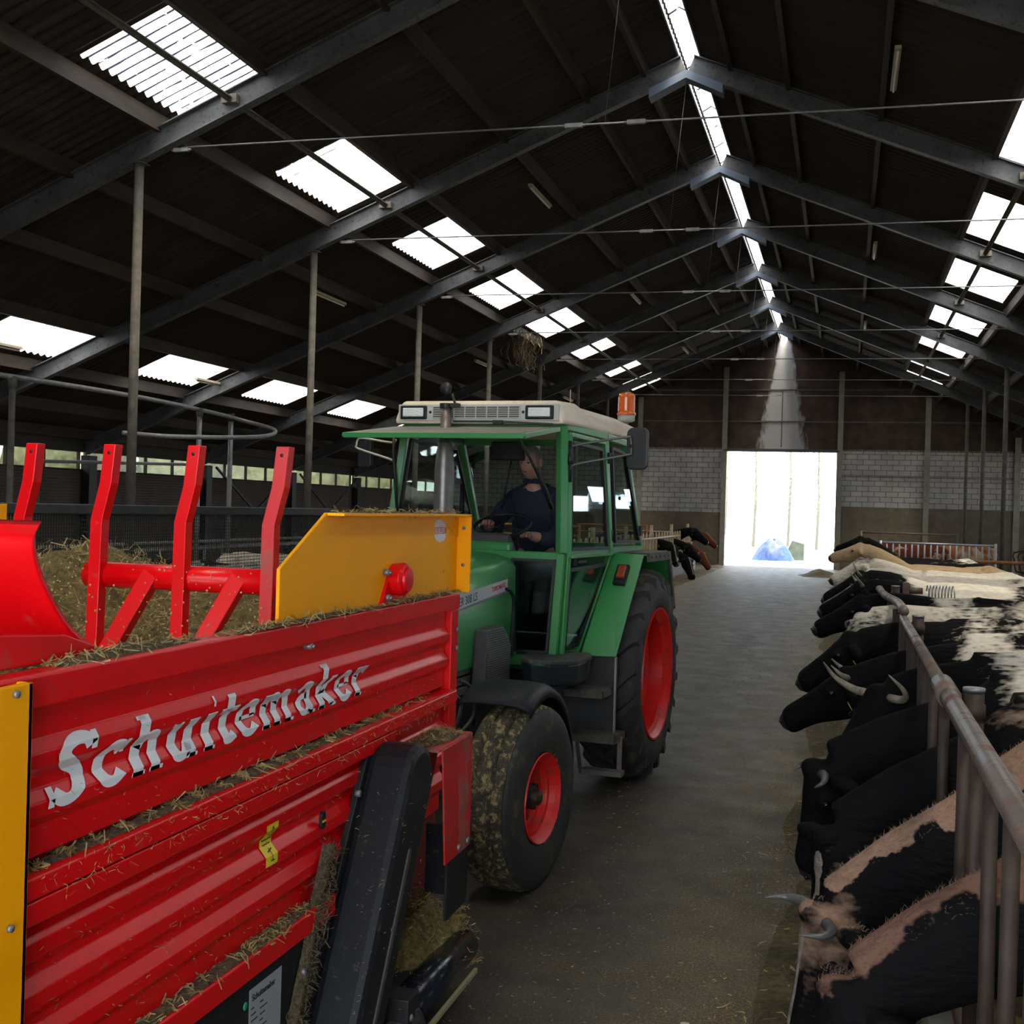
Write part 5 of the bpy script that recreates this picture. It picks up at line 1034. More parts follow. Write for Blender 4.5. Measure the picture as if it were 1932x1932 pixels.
def cow_mesh(P, N_, voxel, hl=1.0):
    P = Vector(P); N_ = Vector(N_); q = MB(); K = 16
    def ell(c, sx, up_, hw, hh): return [c+sx*hw*math.cos(2*PI*j/K)+up_*hh*math.sin(2*PI*j/K) for j in range(K)]
    X = Vector((1, 0, 0)); Y = Vector((0, 1, 0)); Z = Vector((0, 0, 1))
    tr_ = [(-.24, 1.02, .10, .15), (-.14, 1.00, .18, .25), (0, .98, .235, .31), (.25, .95, .285, .345), (.6, .92, .335, .37), (.95, .92, .345, .37), (1.2, .97, .32, .335), (1.42, 1.02, .275, .285), (1.58, 1.05, .20, .22), (1.67, 1.06, .09, .12)]
    q.loft([ell(Vector((x, 0, zc)), Y, Z, hw, hh) for x, zc, hw, hh in tr_])
    q.tube([(-.10, 0, 1.27), (.3, 0, 1.30), (.9, 0, 1.27), (1.3, 0, 1.31), (1.6, 0, 1.20)], [.05, .045, .045, .05, .05], 8)
    for s in (-1, 1): q.blob((1.28, s*.20, 1.20), .11, .07, .06, 10, 6)
    # neck
    A = Vector((.10, 0, 1.03)); D = (N_-P).normalized(); B = P-D*.02
    c1 = A.lerp(B, .38)+Z*.03; c2 = A.lerp(B, .72)+Z*.035; pts = [A, c1, c2, B]; dims = [(.17, .27), (.135, .215), (.105, .165), (.09, .125)]
    rings = []
    for i, p in enumerate(pts):
        t = (pts[min(i+1, 3)]-pts[max(0, i-1)]).normalized(); sx = Z.cross(t).normalized() if abs(t.z) < .98 else Y; u = t.cross(sx); rings.append(ell(p, sx, u, *dims[i]))
    q.loft(rings)
    sx = Z.cross(D).normalized(); u = D.cross(sx)
    if u.z < 0: u = -u
    HL = .50*hl; hr = [(-.06, .07, .07, 0), (0, .120, .125, -.01), (.12, .140, .150, -.025), (.24, .132, .152, -.034), (.42, .104, .128, -.028), (.62, .088, .104, -.018), (.80, .085, .094, -.016), (.92, .092, .092, -.020), (1.0, .084, .078, -.026), (1.04, .055, .05, -.03), (1.055, .02, .02, -.03)]
    q.loft([ell(P+D*t*HL+u*off*hl, sx, u, hw*hl, hh*hl) for t, hw, hh, off in hr])
    q.blob(P+u*.09+D*.01, .07, .07, .05, 10, 6); q.blob(P+D*HL*.26-u*.11, .07, .08, .07, 10, 6)
    for s in (-1, 1):
        ear = P+D*.03+sx*s*.175-u*.015; Rm = Matrix((sx*s, D, u)).transposed(); q.blob(ear, .125, .044, .065, 12, 8, R=Rm @ Matrix.Rotation(.25, 3, 'Y'))
        q.blob(P+D*HL*.30+sx*s*.108+u*.035, .035, .035, .03, 8, 6)
        q.tube([(.06, s*.17, .95), (.05, s*.17, .70), (.04, s*.16, .42), (.06, s*.16, .22), (.05, s*.16, .09), (.02, s*.16, .0)], [.11, .075, .055, .036, .045, .058], 10)
        q.tube([(1.40, s*.19, 1.02), (1.30, s*.20, .74), (1.55, s*.18, .47), (1.50, s*.18, .22), (1.49, s*.18, .09), (1.45, s*.18, 0)], [.17, .12, .05, .036, .045, .058], 10)
    q.tube([(1.66, 0, 1.14), (1.73, 0, 1.02), (1.74, 0, .70), (1.73, 0, .42)], [.03, .02, .014, .035], 8)
    q.blob((1.15, 0, .58), .17, .13, .10, 10, 7)
    me = bpy.data.meshes.new('cow'); me.from_pydata(q.v, [], q.f); bm = bmesh.new(); bm.from_mesh(me); bmesh.ops.recalc_face_normals(bm, faces=bm.faces); bm.to_mesh(me); bm.free()
    o = bpy.data.objects.new('cow_tmp', me); COL.objects.link(o); r = o.modifiers.new('r', 'REMESH'); r.mode = 'VOXEL'; r.voxel_size = voxel; r.use_smooth_shade = True
    s = o.modifiers.new('s', 'SMOOTH'); s.factor = .5; s.iterations = 2
    dg = bpy.context.evaluated_depsgraph_get(); m2 = bpy.data.meshes.new_from_object(o.evaluated_get(dg)); bpy.data.objects.remove(o); m2.polygons.foreach_set('use_smooth', [True]*len(m2.polygons))
    return m2, P, D, sx, u, HL
cow_n = 0
def cow(x, y, P, N_, m_, lab, group, voxel=.026, horns=None, facing=-1, tagc=True, hl=1.0, blaze=False, scale=1.0, hornm=None, hair=None):
    global cow_n
    cow_n += 1
    root = empty('cow', (x, y, 0), lab, 'cow', group, rz=(0 if facing < 0 else PI)); root.scale = (scale,)*3
    def L_(p):
        v = (Vector(p)-Vector((x, y, 0)))/scale
        return v if facing < 0 else Vector((-v.x, -v.y, v.z))
    me, Pl, D, sx, u, HL = cow_mesh(L_(P), L_(N_), voxel, hl)
    me.materials.clear(); me.materials.append(m_); o = bpy.data.objects.new('body', me); COL.objects.link(o); o.parent = root
    for s in (-1, 1):
        if horns:
            ln, upk, fwk = horns; q = MB(); b0 = Pl+D*.02+sx*s*.085+u*.07
            q.tube(smooth_pts([b0, b0+sx*s*.08*ln+u*.015*upk, b0+sx*s*.13*ln+u*.07*upk*ln+D*.03*fwk, b0+sx*s*.12*ln+u*.16*upk*ln+D*.07*fwk], 4), [.024, .024, .023, .022, .021, .019, .017, .015, .013, .011, .009, .006, .003], 9); q.build('horn', hornm or HORN, root)
        q = MB(); q.blob(Pl+D*HL*.30+sx*s*.132*hl+u*.030, .020, .018, .016, 10, 8); q.build('eye', EYE, root)
        q = MB(); q.blob(Pl+D*(HL*.99+.036)+sx*s*.038+u*.005, .012, .012, .012, 8, 6); q.build('nostril', EYE, root)
        if tagc: 
            e = Pl+D*.05+sx*s*.20-u*.05; q = MB(); rings = [[e+sx*s*a-u*c+D*t for a, c in ((-.022, 0), (.022, 0), (.028, .055), (0, .068), (-.028, .055))] for t in (.028, .031)]; q.loft(rings, smooth=False); q.build('ear_tag', TAGY, root)
    if hair:
        vs = [v for v in me.vertices if v.normal.z > .35 and v.co.x < .35 and abs(v.co.y) < .13 and v.co.z > .45]
        q = MB()
        for v in random.sample(vs, min(len(vs), 900)):
            for _ in range(2):
                d = (v.normal*.9+Vector((random.gauss(.1, .3), random.gauss(0, .3), random.gauss(0, .2)))).normalized(); ln = random.uniform(.012, .034); w2 = Vector((.0011, 0, 0)); b0 = v.co-d*.003
                q.add([b0-w2, b0+w2, b0+d*ln*.6+w2*.7+Vector((.003, 0, 0)), b0+d*ln+Vector((.008, 0, -.002))], [(0, 1, 2), (0, 2, 3)])
        tag(q.build('crest_hair', hair, root), kind='stuff')
    q = MB(); q.blob(Pl+D*HL*.99-u*.020, .052, .072, .062, 12, 8, R=Matrix((D, sx, u)).transposed()); q.build('muzzle', mat('wet_nose', (.018, .016, .016), .35), root)
    if blaze:
        q = MB(); rows = []
        for i in range(13):
            t = .02+.86*i/12; hh = [(0, .125, -.01), (.12, .150, -.025), (.24, .152, -.034), (.42, .128, -.028), (.62, .104, -.018), (.9, .092, -.018)]
            for (a, ha, oa), (b, hb, ob) in zip(hh, hh[1:]):
                if a <= t <= b: k = (t-a)/(b-a); h_ = ha+(hb-ha)*k+oa+(ob-oa)*k
            w_ = (.075 if t < .35 else .034); rows.append([Pl+D*HL*t+sx*w_*(j/3)+u*(h_*hl-.0055*(j*j)*(w_/.06)+.001) for j in range(-3, 4)])
        q.loft(rows, cap=False, closed=False); q.build('blaze', COWW, root)
    return root
BK = (.0045, .0042, .0048); WH = (.66, .60, .50); GY = (.04, .04, .042); BR_ = (.10, .026, .011)
HORND = mat('slate_horn', (.035, .037, .042), .35, c2=(.10, .10, .10), nscale=9)
COWW = mat('white_hair', (.22, .18, .15), .8, c2=(.14, .11, .09), nscale=40, bump=.6, bscale=60)
def rc(*a, **k): return cow(*a, **k)
GRP = 'cows behind the right feed fence'
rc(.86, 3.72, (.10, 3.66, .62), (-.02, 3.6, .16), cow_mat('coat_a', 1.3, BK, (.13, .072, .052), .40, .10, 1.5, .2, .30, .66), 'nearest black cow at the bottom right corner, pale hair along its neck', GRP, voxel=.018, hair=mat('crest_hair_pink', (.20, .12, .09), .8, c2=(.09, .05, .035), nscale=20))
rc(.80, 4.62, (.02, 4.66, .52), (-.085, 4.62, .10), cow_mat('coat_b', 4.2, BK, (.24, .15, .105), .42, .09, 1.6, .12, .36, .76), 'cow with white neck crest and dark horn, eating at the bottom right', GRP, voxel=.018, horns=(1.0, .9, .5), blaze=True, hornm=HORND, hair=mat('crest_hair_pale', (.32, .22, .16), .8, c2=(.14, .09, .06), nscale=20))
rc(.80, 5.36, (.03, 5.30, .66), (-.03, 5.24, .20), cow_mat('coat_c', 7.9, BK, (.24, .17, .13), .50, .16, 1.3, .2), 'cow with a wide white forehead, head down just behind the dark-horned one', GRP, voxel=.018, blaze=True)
rc(.80, 6.10, (-.02, 5.98, .80), (-.12, 5.95, .34), cow_mat('coat_d', 11.2, BK, WH, .54, .60, 1.4, .3), 'black cow with short dark horns and lowered head near the right fence', GRP, voxel=.02, horns=(.85, .4, .8), hornm=HORND)
rc(.80, 6.88, (.26, 6.86, 1.02), (-.02, 6.62, .66), cow_mat('coat_e', 14.5, BK, WH, .53, .65, 1.3, .45), 'black cow with long pale curved horns, head turned towards the viewer', GRP, voxel=.02, horns=(1.45, 1.0, .2))
rc(.84, 8.0, (.10, 7.98, .95), (-.33, 7.98, .70), cow_mat('coat_f', 18.1, BK, WH, .55, .65, 1.2, .35), 'black cow in profile with one small pale horn, second muzzle from the horned one', GRP, voxel=.02, horns=(.8, 1.0, .6))
rc(.86, 9.15, (.13, 9.15, 1.08), (-.29, 9.15, .78), cow_mat('coat_g', 21.7, BK, WH, .50, .60, 1.1, .4), 'large black hornless cow head in profile with a yellow ear tag', GRP, voxel=.022)
rc(.90, 10.3, (.22, 10.25, 1.16), (-.02, 10.05, .80), cow_mat('coat_h', 25.3, (.02, .02, .022), WH, .52, .06, 1.5, .5), 'cow with a speckled white face licking at the feed', GRP, voxel=.024)
rc(.90, 11.5, (.22, 11.5, 1.20), (-.24, 11.4, .98), cow_mat('coat_i', 28.8, BK, WH, .56, .35, 1.2, .2), 'cow with a broad black muzzle and cream back', GRP, voxel=.024)
rc(.90, 12.75, (.24, 12.75, 1.28), (-.20, 12.7, 1.05), cow_mat('coat_j', 32.4, BK, WH, .60, .30, 1.3, .2), 'horned black cow with white patches between its horns and a white back', GRP, voxel=.026, horns=(.8, 1.2, .3), blaze=True)
rc(.90, 14.1, (.25, 14.1, 1.32), (-.23, 14.1, 1.06), cow_mat('coat_k', 36.6, BK, WH, .56, .34, 1.2, .15), 'black-headed cow with an upright horn and a black patch on its white back', GRP, voxel=.026, horns=(.8, 1.3, .1))
rc(.90, 15.7, (.28, 15.6, 1.28), (.02, 15.4, .92), cow_mat('coat_l', 40.3, (.05, .018, .01), WH, .60, .12, 1.3, .1), 'brown and white headed cow with a pure cream back', GRP, voxel=.028)
rc(.90, 17.4, (.30, 17.4, 1.36), (-.15, 17.3, 1.14), cow_mat('coat_m', 43.1, BK, WH, .64, .1, 1.2, .1), 'white-backed cow with one small black spot, far along the right fence', GRP, voxel=.028)
rc(.90, 19.6, (.30, 19.6, 1.52), (-.16, 19.6, 1.40), cow_mat('coat_n', 47.4, (.20, .10, .04), (.46, .33, .19), .62, .05, 1.2, .1), 'cream cow holding its head up next to the doorway', GRP, voxel=.03)
rc(.90, 23.0, (.35, 23.0, 1.58), (-.10, 23.0, 1.44), cow_mat('coat_o', 50.0, BK, WH, .40, .5, 1.2, .1), 'black cow with raised head behind the cream one', GRP, voxel=.03)
rc(3.2, 18.9, (2.6, 18.7, 1.1), (2.25, 18.6, .8), cow_mat('coat_p', 53.7, BR_, (.75, .66, .55), .44, .1, 1.1, .05), 'brown cow with a wide white belt in the right pen', 'cows in the right pens', voxel=.03)
for i, (x, y, c, lab) in enumerate(((1.2, 35.3, BR_, 'reddish brown cow behind the silver gate, back just showing'), (2.6, 36.6, (.26, .10, .04), 'tan and brown cow standing right of the reddish one behind the gate'), (1.6, 39.5, (.14, .03, .012), 'brown cow lying farthest back by the block wall on the right'))):
    rc(x, y, (x-.6, y, 1.1), (x-1.0, y-.1, .85), cow_mat('coat_r%d' % i, 60+i*3.3, c, (.55, .40, .26), .42, .1, 1.1, .1), lab, 'cows in the right pens', voxel=.035, tagc=False)
GL_ = 'cows behind the left feed fence'
def lc(y, P, N_, m_, lab, **k):
    k['hl'] = 1.28
    return cow(-5.78, y, P, N_, m_, lab, GL_, voxel=.026, facing=1, **k)
lc(35.2, (-4.90, 35.2, 1.02), (-4.72, 34.9, .58), cow_mat('coat_s', 70.2, BK, WH, .50, .12, 1.6, .05), 'black and white cow with a white forehead triangle, behind the tractor mudguard', blaze=True, hl=1.1)
lc(36.5, (-4.62, 36.5, .60), (-4.42, 36.3, .12), cow_mat('coat_t', 73.8, BK, WH, .44, .1, 1.8, .05), 'black and white cow eating from the floor on the left', blaze=True, hl=1.1)
lc(38.6, (-4.92, 38.6, .95), (-4.45, 38.5, .55), cow_mat('coat_u', 77.4, BK, WH, .42, .3, 1.3, .05), 'black cow with a white chin, head stretched into the lane on the left', hl=1.15)
lc(40.2, (-4.92, 40.2, 1.45), (-4.42, 40.2, 1.08), cow_mat('coat_v', 81.1, BK, WH, .40, .4, 1.3, .05), 'black cow with its head held highest above the left fence', hl=1.15)
lc(43.6, (-4.95, 43.6, 1.25), (-4.42, 43.5, .86), cow_mat('coat_w', 84.7, BR_, (.6, .45, .3), .36, .3, 1.3, .05), 'red-brown cow with a pale blaze looking out on the left', blaze=True, hl=1.15)
lc(41.9, (-4.85, 41.9, .62), (-4.52, 41.7, .20), cow_mat('coat_x', 88.3, BR_, (.6, .45, .3), .36, .3, 1.3, .05), 'red-brown horned cow with lowered head on the left', horns=(1.1, .5, .8), hl=1.15)
cows_right_y = [3.72, 4.62, 5.36, 6.1, 6.88, 8.0, 9.15, 10.3, 11.5, 12.75, 14.1, 15.7, 17.4, 19.6, 23.0]

# ================================================================== FENCES, GATES, PIPES
ff = empty('feed_fence', (.42, 3, 0), 'long worn pipe feed fence with vertical bars along the right side of the lane', 'fence')
def fb(q, name, m_, parent=None, **k): q.v = [(a-.42, b-3, c) for a, b, c in q.v]; return q.build(name, m_, parent or ff, **k)
q = MB(); q.tube([(.42, 1.6, 1.335), (.42, 5.25, 1.335)], .037, 16); fb(q, 'top_rail', PIPE)
q = MB(); q.tube([(.42, 4.95, 1.335), (.42, 5.32, 1.335)], .047, 16); fb(q, 'rail_sleeve', PIPE)
q = MB(); q.tube([(.42, 5.32, 1.335), (.43, 8.9, 1.325)], .029, 14); fb(q, 'top_rail', PIPE)
q = MB(); q.tube(smooth_pts([(.43, 8.8, 1.38), (.44, 10.0, 1.36), (.38, 11.2, 1.34), (.36, 12.4, 1.33)], 5), .034, 14); fb(q, 'top_rail', PIPE)
q = MB(); q.tube([(.38, 12.3, 1.32), (.40, 19.0, 1.33), (.42, 32.7, 1.33)], .030, 12); fb(q, 'top_rail', PIPE)
q = MB(); q.tube([(.42, 1.6, .40), (.42, 32.7, .40)], .03, 10); fb(q, 'bottom_rail', RUST)
y = 1.95; k = 0
while y < 32.6:
    if not any(abs(y-c) < .14 for c in cows_right_y):
        q = MB(); lean = .03*math.sin(k*1.9) if y < 12 else 0
        q.tube([(.42, y+lean, 1.31), (.42, y-lean*.5, .38)], .022 if y < 12 else .018, 10); fb(q, 'fence_bar', RUST)
        k += 1
    y += .40 if y < 5 else .22 if 5.5 < y < 9 else .30
for yy in (5.05, 8.72, 12.45, 16.2, 20.0, 24.0, 28.0, 32.5):
    q = MB(); q.tube([(.52, yy, 0), (.52, yy, 1.36)], .040, 16); q.tube([(.52, yy, 1.24), (.52, yy, 1.30)], .046, 16); po = fb(q, 'fence_post', RUST)
    q = MB(); q.tube([(.52, yy, 1.352), (.52, yy, 1.366)], .043, 16); fb(q, 'post_cap', STEEL, po)
q = MB(); q.box(.36, .56, 1.4, 33, 0, .12); fb(q, 'kerb', mat('kerb_concrete', (.14, .13, .11), .9), bevel=.01)
# coil spring brush on a bracket behind the fence
cs = empty('coil_spring', (.62, 12.5, 1.34), 'galvanised coil spring on a pipe above the cows, right of the fence', 'spring')
q = MB(); q.tube([(.0+.20+.24*t/90, 0.06*math.cos(t*.56), .06*math.sin(t*.56)-.02) for t in range(0, 101)], .007, 6); q.build('coil', mat('bright_zinc', (.55, .56, .56), .35, .7), cs)
q = MB(); q.tube([(0, 0, -.02), (.16, 0, -.02)], .035, 10); q.box(-.03, .03, -.04, .04, -.12, .06); q.build('bracket', PIPE, cs)
# silver gate at the second right post, rails in the pens
def gate(x0, x1, y, z0, z1, m_, lab, n, r=.028, group=None):
    g = empty('gate', ((x0+x1)/2, y, 0), lab, 'gate', group); c = (x0+x1)/2
    for z in (z0, z1):
        q = MB(); q.tube([(x0-c, 0, z), (x1-c, 0, z)], r, 10); q.build('rail', m_, g)
    for i in range(n):
        x = x0-c+(x1-x0)*(i+.0)/(n-1); q = MB(); q.tube([(x, 0, z0), (x, 0, z1)], r*.75, 8); q.build('gate_bar', m_, g)
    for x in (x0-c, x1-c):
        q = MB(); q.tube([(x, 0, 0), (x, 0, z1+.05)], r*1.3, 10); q.build('gate_post', m_, g)
    return g
gate(.95, 3.75, 32.4, .75, 1.42, mat('gate_zinc', (.36, .40, .44), .4, .5), 'silver barred gate across the right pen in front of the block wall', 19)
gate(.6, 3.7, 42.3, 1.55, 1.56, PIPE, 'thin high rail close to the end wall on the right', 2, .025)
for (x0, x1, y, z, lab, c_) in ((2.05, 6.5, 25.5, 1.22, 'orange pipe rail across the right pen above the brown cow', (.48, .19, .08)), (3.1, 6.5, 17.0, 1.02, 'pale pipe rail in front of the brown belted cow', (.34, .28, .20))):
    g = empty('pen_rail', ((x0+x1)/2, y, 0), lab, 'rail')
    q = MB(); q.tube([(-(x1-x0)/2, 0, z), ((x1-x0)/2, 0, z)], .036, 10); q.build('pipe', mat('pipe_%d' % int(y), c_, .6, .1, c2=tuple(a*.6 for a in c_), nscale=8), g)
    for x in (-(x1-x0)/2, (x1-x0)/2): q = MB(); q.tube([(x, 0, 0), (x, 0, z)], .03, 8); q.build('rail_post', RUST, g)
cu = empty('cubicle_rails', (6.2, 36, 0), 'jumble of rusty cubicle rails by the right edge of the end wall', 'rails')
for i in range(7):
    q = MB(); yy = -3+i*1.1; q.tube(smooth_pts([(-1.0, yy, .5), (1.2, yy, .5), (1.5, yy, .8), (1.2, yy, 1.12), (-.9, yy, 1.15), (-1.05, yy, .8), (-1.0, yy, .5)], 4), .025, 8); q.tube([(1.3, yy, 0), (1.3, yy, 1.5)], .03, 8); q.build('cubicle_loop', RUST, cu)
# left feed fence with locking yokes
lf = empty('feed_fence', (-5.32, 34, 0), 'locking feed fence with pale looped bars behind the tractor on the left', 'fence')
YOK = mat('yoke_cream', (.42, .33, .20), .6, c2=(.30, .22, .13), nscale=9)
for z, m_ in ((1.28, YOK), (.45, YOK)):
    q = MB(); q.tube([(0, -12, z), (0, 9.5, z)], .028, 10); q.build('rail', m_, lf)
for i in range(36):
    q = MB(); y = -11.5+i*.58; q.tube(smooth_pts([(0, y, .45), (0, y, 1.2), (0, y+.09, 1.42), (0, y+.19, 1.2), (0, y+.19, .45)], 4), .027, 8); q.build('yoke', YOK, lf)
for i in range(6):
    q = MB(); q.tube([(-.12, -12+4.2*i, 0), (-.12, -12+4.2*i, 1.66)], .05, 10); q.build('fence_post', YOK, lf)
q = MB(); q.box(-.13, .12, -12, 9.6, 0, .32); q.build('kerb', mat('kerb_white', (.16, .17, .19), .8), lf, bevel=.01)
for i, (y, z, c_) in enumerate(((30, 1.62, (.40, .20, .09)), (41, 1.55, (.34, .10, .05)), (45.5, 1.3, (.40, .40, .40)))):
    gate(-9.6, -6.6 if i < 2 else -5.6, y, z-.25, z, mat('left_rail_%d' % i, c_, .6), ['orange-brown pen rail behind the black and white cows', 'rusty red pen rail farther back on the left', 'grey barred gate left of the doorway'][i], (3, 5, 9)[i], .03)
# left pens behind the wagon: overhead pipe loop and posts, water pipe, low rails
ol = empty('overhead_pipe', (-8.9, 13, 0), 'grey bent pipe loop high on the left above the wagon', 'pipe')
q = MB(); q.tube(smooth_pts([(0, -5, 3.30), (0, 0, 3.35), (0, 2.3, 3.31), (.1, 3.1, 3.25), (.7, 3.0, 3.1), (.85, 2.2, 2.95), (.35, .9, 2.86), (.0, .2, 2.86)], 6), .030, 10); q.build('bent_pipe', STEEL, ol)
for dy, m_ in ((2.05, STEEL), (2.95, STEEL), (-1.9, DUST)):
    q = MB(); q.tube([(0, dy, 0), (0, dy, 3.30)], .036, 10); o = q.build('pipe_leg', m_, ol)
    q = MB(); q.tube([(0, dy, 3.22), (0, dy, 3.34)], .050, 10); q.build('pipe_clamp', RUST if dy > 2.5 else DUST, o)
wp = empty('water_pipe', (-12, 17.8, 0), 'pale horizontal pipe in front of the left window band', 'pipe')
q = MB(); q.tube([(0, -2.2, 2.56), (0, 2.3, 2.70)], .028, 8); q.build('pipe', mat('pale_pipe', (.20, .20, .19), .6), wp)
q = MB(); q.tube([(0, -2.2, 0), (0, -2.2, 2.56)], .03, 8); q.tube([(0, 2.3, 0), (0, 2.3, 2.70)], .03, 8); q.build('pipe_leg', DUST, wp)
for i, (x, y0, y1, z) in enumerate(((-9.2, 9, 26, 1.32), (-12.4, 10, 30, 1.2))):
    g = empty('pen_rail', (x, (y0+y1)/2, 0), ['long rail of the left pens seen through the wagon net', 'rear rail of the left pens below the windows'][i], 'rail')
    q = MB(); q.tube([(0, -(y1-y0)/2, z), (0, (y1-y0)/2, z)], .03, 8); q.build('pipe', STEEL, g)
    for k in range(6): yy = -(y1-y0)/2+(y1-y0)*k/5; q = MB(); q.tube([(0, yy, 0), (0, yy, z)], .03, 8); q.build('rail_post', STEEL, g)
for i, (y, sd) in enumerate(((12.2, 90.1), (14.5, 93.3), (17.1, 96.2), (19.6, 99.9))):
    cow(-7.6, y, (-8.0, y-.1, 1.2), (-8.4, y-.2, .95), cow_mat('coat_z%d' % i, sd, BK, WH, (.48, .58, .42, .62)[i], .1, 1.2, .1), ['black and white cow back nearest behind the wagon net', 'white-backed cow second behind the wagon net', 'dark cow back third behind the wagon net', 'pale cow back farthest behind the wagon net'][i], 'cows in the left pen', voxel=.035, tagc=False)
# X braces at the left wall
for y in (27.77, 32.77):
    q = MB(); q.bar((XL+.3, y+.2, 2.9), (XL+.3, y+4.6, .6), .05, .05); q.bar((XL+.3, y+4.6, 2.9), (XL+.3, y+.2, .6), .05, .05); trim(q, BLKM)
# hanging cobweb dirt on a purlin above the tractor
q = MB(); blades(q, 260, lambda: (-7.9+random.gauss(0, .18), 29.0+random.gauss(0, .35), 6.05+random.uniform(-.35, .45)), (.15, .45), .006, 0, 3)
tag(q.build('hanging_nest', mat('nest_straw', (.22, .16, .09), .9)), 'ragged straw clump hanging from the purlin above the tractor', 'straw clump', None, 'stuff')

# ================================================================== FEED ON THE FLOOR
FEEDM = mat('trampled_feed', (0.045, 0.032, 0.012), 0.9, c2=(0.12, 0.088, 0.030), nscale=26, amt=0.6, bump=1.0, bscale=90)
def feed_row(x, y0, y1, wd, h, n, lab, seed):
    q = MB(); rows = []; K = 9; M_ = int((y1-y0)/.22)
    for i in range(M_+1):
        y = y0+(y1-y0)*i/M_; row = []
        for j in range(K):
            u = -1+2*j/(K-1); hh = h*(1-u*u)*max(0, .45+.9*noise.noise(Vector((x+u, y*.8, seed)))+.5*noise.noise(Vector((u*3, y*4, seed+5)))); row.append((x+u*wd/2+.12*noise.noise(Vector((y*.7, seed, 0))), y, -.006+hh))
        rows.append(row)
    q.loft(rows, cap=False, closed=False); pts = [p for r in rows for p in r]; o = q.build('feed_row', FEEDM); tag(o, lab, 'feed', None, 'stuff')
    q = MB(); blades(q, n, lambda: Vector(random.choice(pts))+Vector((random.gauss(0, .12), random.gauss(0, .12), .004)), (.02, .07), .002, .75); tag(q.build('loose_straws', STRAW, o), kind='stuff')
feed_row(-.06, 2.5, 44, .50, .045, 5200, 'chopped feed lying along the right feed fence', 2)
feed_row(-4.72, 20, 46.5, .7, .10, 2600, 'yellowish feed lying along the left feed fence', 9)
o = heap('feed_heap', (-.75, 42.2, 0), .75, 1.3, .22, 11, HAY, None, 200, world=True); tag(o, 'small heap of feed on the right near the doorway', 'feed heap')
q = MB(); blades(q, 7000, lambda: (.2-1.9*random.random()**1.5, 2.6+18*random.random()**1.3, .004), (.006, .026), .0016, .95)
tag(q.build('scattered_straw', STRAW), 'fine straw bits scattered on the lane floor', 'straw', None, 'stuff')
for i, (px_, py_) in enumerate(((-.55, 4.7), (-.72, 3.9))):
    q = MB(); q.blob((px_, py_, .008), .022, .012, .008, 8, 6, seed=i, rough=.5); tag(q.build('pebble', mat('pale_pebble', (.34, .33, .28), .8)), ['pale pebble on the lane in the lower right', 'pale pebble nearest the bottom edge of the lane'][i], 'pebble')

# ================================================================== OUTDOORS
o = heap('silage_clamp', (-6.4, 57.5, -.02), 3.6, 4.5, 1.55, 21, mat('pale_tarp', (.52, .56, .62), .4, c2=(.44, .48, .55), nscale=2), None, 0, world=True, kind=None) if False else None
def tarp(name, c, rx, ry, h, seed, m_, lab, cat):
    q = MB(); rings = []
    for i in range(17):
        r = 1-i/16
        rings.append([(c[0]+math.cos(2*PI*j/36)*r*rx, c[1]+math.sin(2*PI*j/36)*r*ry, c[2]+h*(1-r**2.2)*(1+.15*noise.noise(Vector((r*4, j*.5, seed))))) for j in range(36)])
    q.loft(rings, cap=False); return tag(q.build(name, m_), lab, cat)
tarp('silage_clamp', (-7.9, 58, -.02), 3.6, 4.5, 1.75, 3, mat('pale_tarp', (.52, .56, .62), .4, c2=(.44, .48, .55), nscale=2), 'silage heap under a pale tarpaulin outside the doorway on the left', 'silage clamp')
tarp('tarpaulin', (-3.1, 55.6, -.02), 1.0, .6, .95, 5, mat('blue_tarp', (.003, .010, .045), .35, c2=(.02, .05, .16), nscale=7), 'crumpled blue tarpaulin heap outside the doorway', 'tarpaulin')
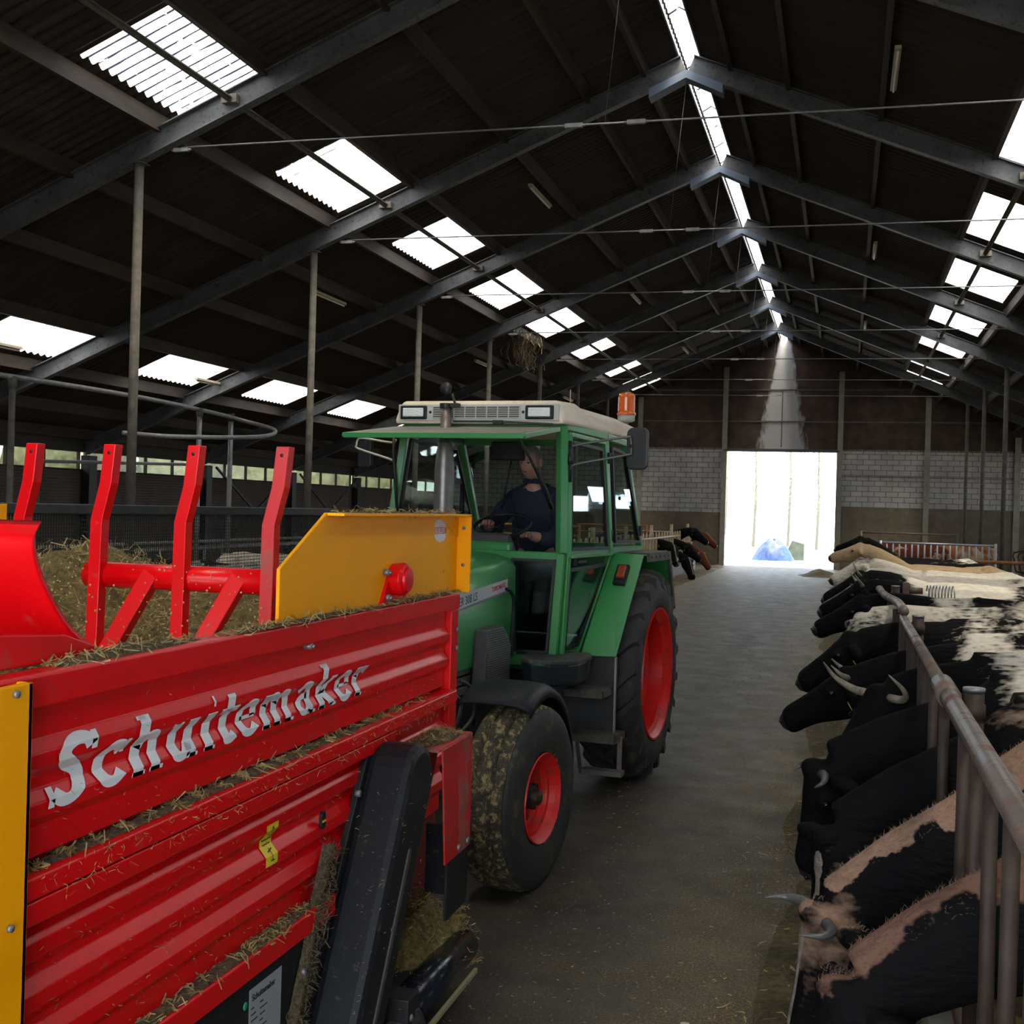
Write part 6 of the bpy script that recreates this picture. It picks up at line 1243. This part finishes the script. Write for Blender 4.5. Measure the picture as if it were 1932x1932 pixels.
q = MB(); q.prism([(-2.9, 0), (-1.95, 0), (-1.95, .78), (-2.5, .92)], lambda a, c, s: (a+.2, 56.6+s*2.0, c-.02)); tag(q.build('concrete_block', mat('mossy_concrete', (.02, .03, .024), .9, c2=(.05, .065, .05), nscale=3)), 'grey-green concrete block beside the blue tarpaulin', 'concrete block')
LEAF = mat('pale_leaves', (.12, .15, .06), .8); BARK = mat('pale_bark', (.11, .10, .08), .8)
for i, (x, y, h) in enumerate(((-5.6, 78, 9), (-3.6, 82, 11), (-1.6, 76, 8.5), (1.2, 84, 10), (3.0, 90, 12), (-8.6, 90, 12))):
    t = empty('tree', (x, y, -.03), ['slim tree at the left in the doorway', 'slim tree left of centre in the doorway', 'twiggy tree in the centre of the doorway', 'pale tree right of centre in the doorway', 'tall tree at the right edge of the doorway', 'tree beyond the left door column'][i], 'tree', 'pale trees outside the doorway')
    q = MB(); q.tube([(0, 0, 0), (.1, 0, h*.4), (0, .1, h*.75), (.05, 0, h)], [.10, .08, .05, .015], 8)
    for k in range(26):
        z = h*(.18+.78*random.random()); a = random.random()*6.28; ln = (1-z/h)*1.9+.4; q.tube([(0, 0, z), (math.cos(a)*ln*.6, math.sin(a)*ln*.6, z+ln*.35), (math.cos(a)*ln, math.sin(a)*ln, z+ln*.8)], [.025, .015, .005], 5)
    q.build('trunk', BARK, t)
    q = MB(); blades(q, 900, lambda: (lambda z, a, r: (math.cos(a)*r, math.sin(a)*r, z))(h*(.2+.8*random.random()), random.random()*6.28, random.random()*1.5), (.06, .13), .03, 0); q.build('leaves', LEAF, t)
for i in range(9):   # hedge seen through the left window band
    q = MB(); q.blob((XL-4.5, 6+i*5.6, 1.6), 1.4, 1.9, 2.0+random.random(), 18, 12, seed=i*3.1, rough=.6)
    b_ = q.build('bush', mat('hedge_green', (.05, .055, .03), .9, c2=(.17, .17, .11), nscale=4, bump=1, bscale=9)); tag(b_, 'green bush outside the left window band, %s along the wall' % (ORD[i]), 'bush', 'bushes outside the left windows')
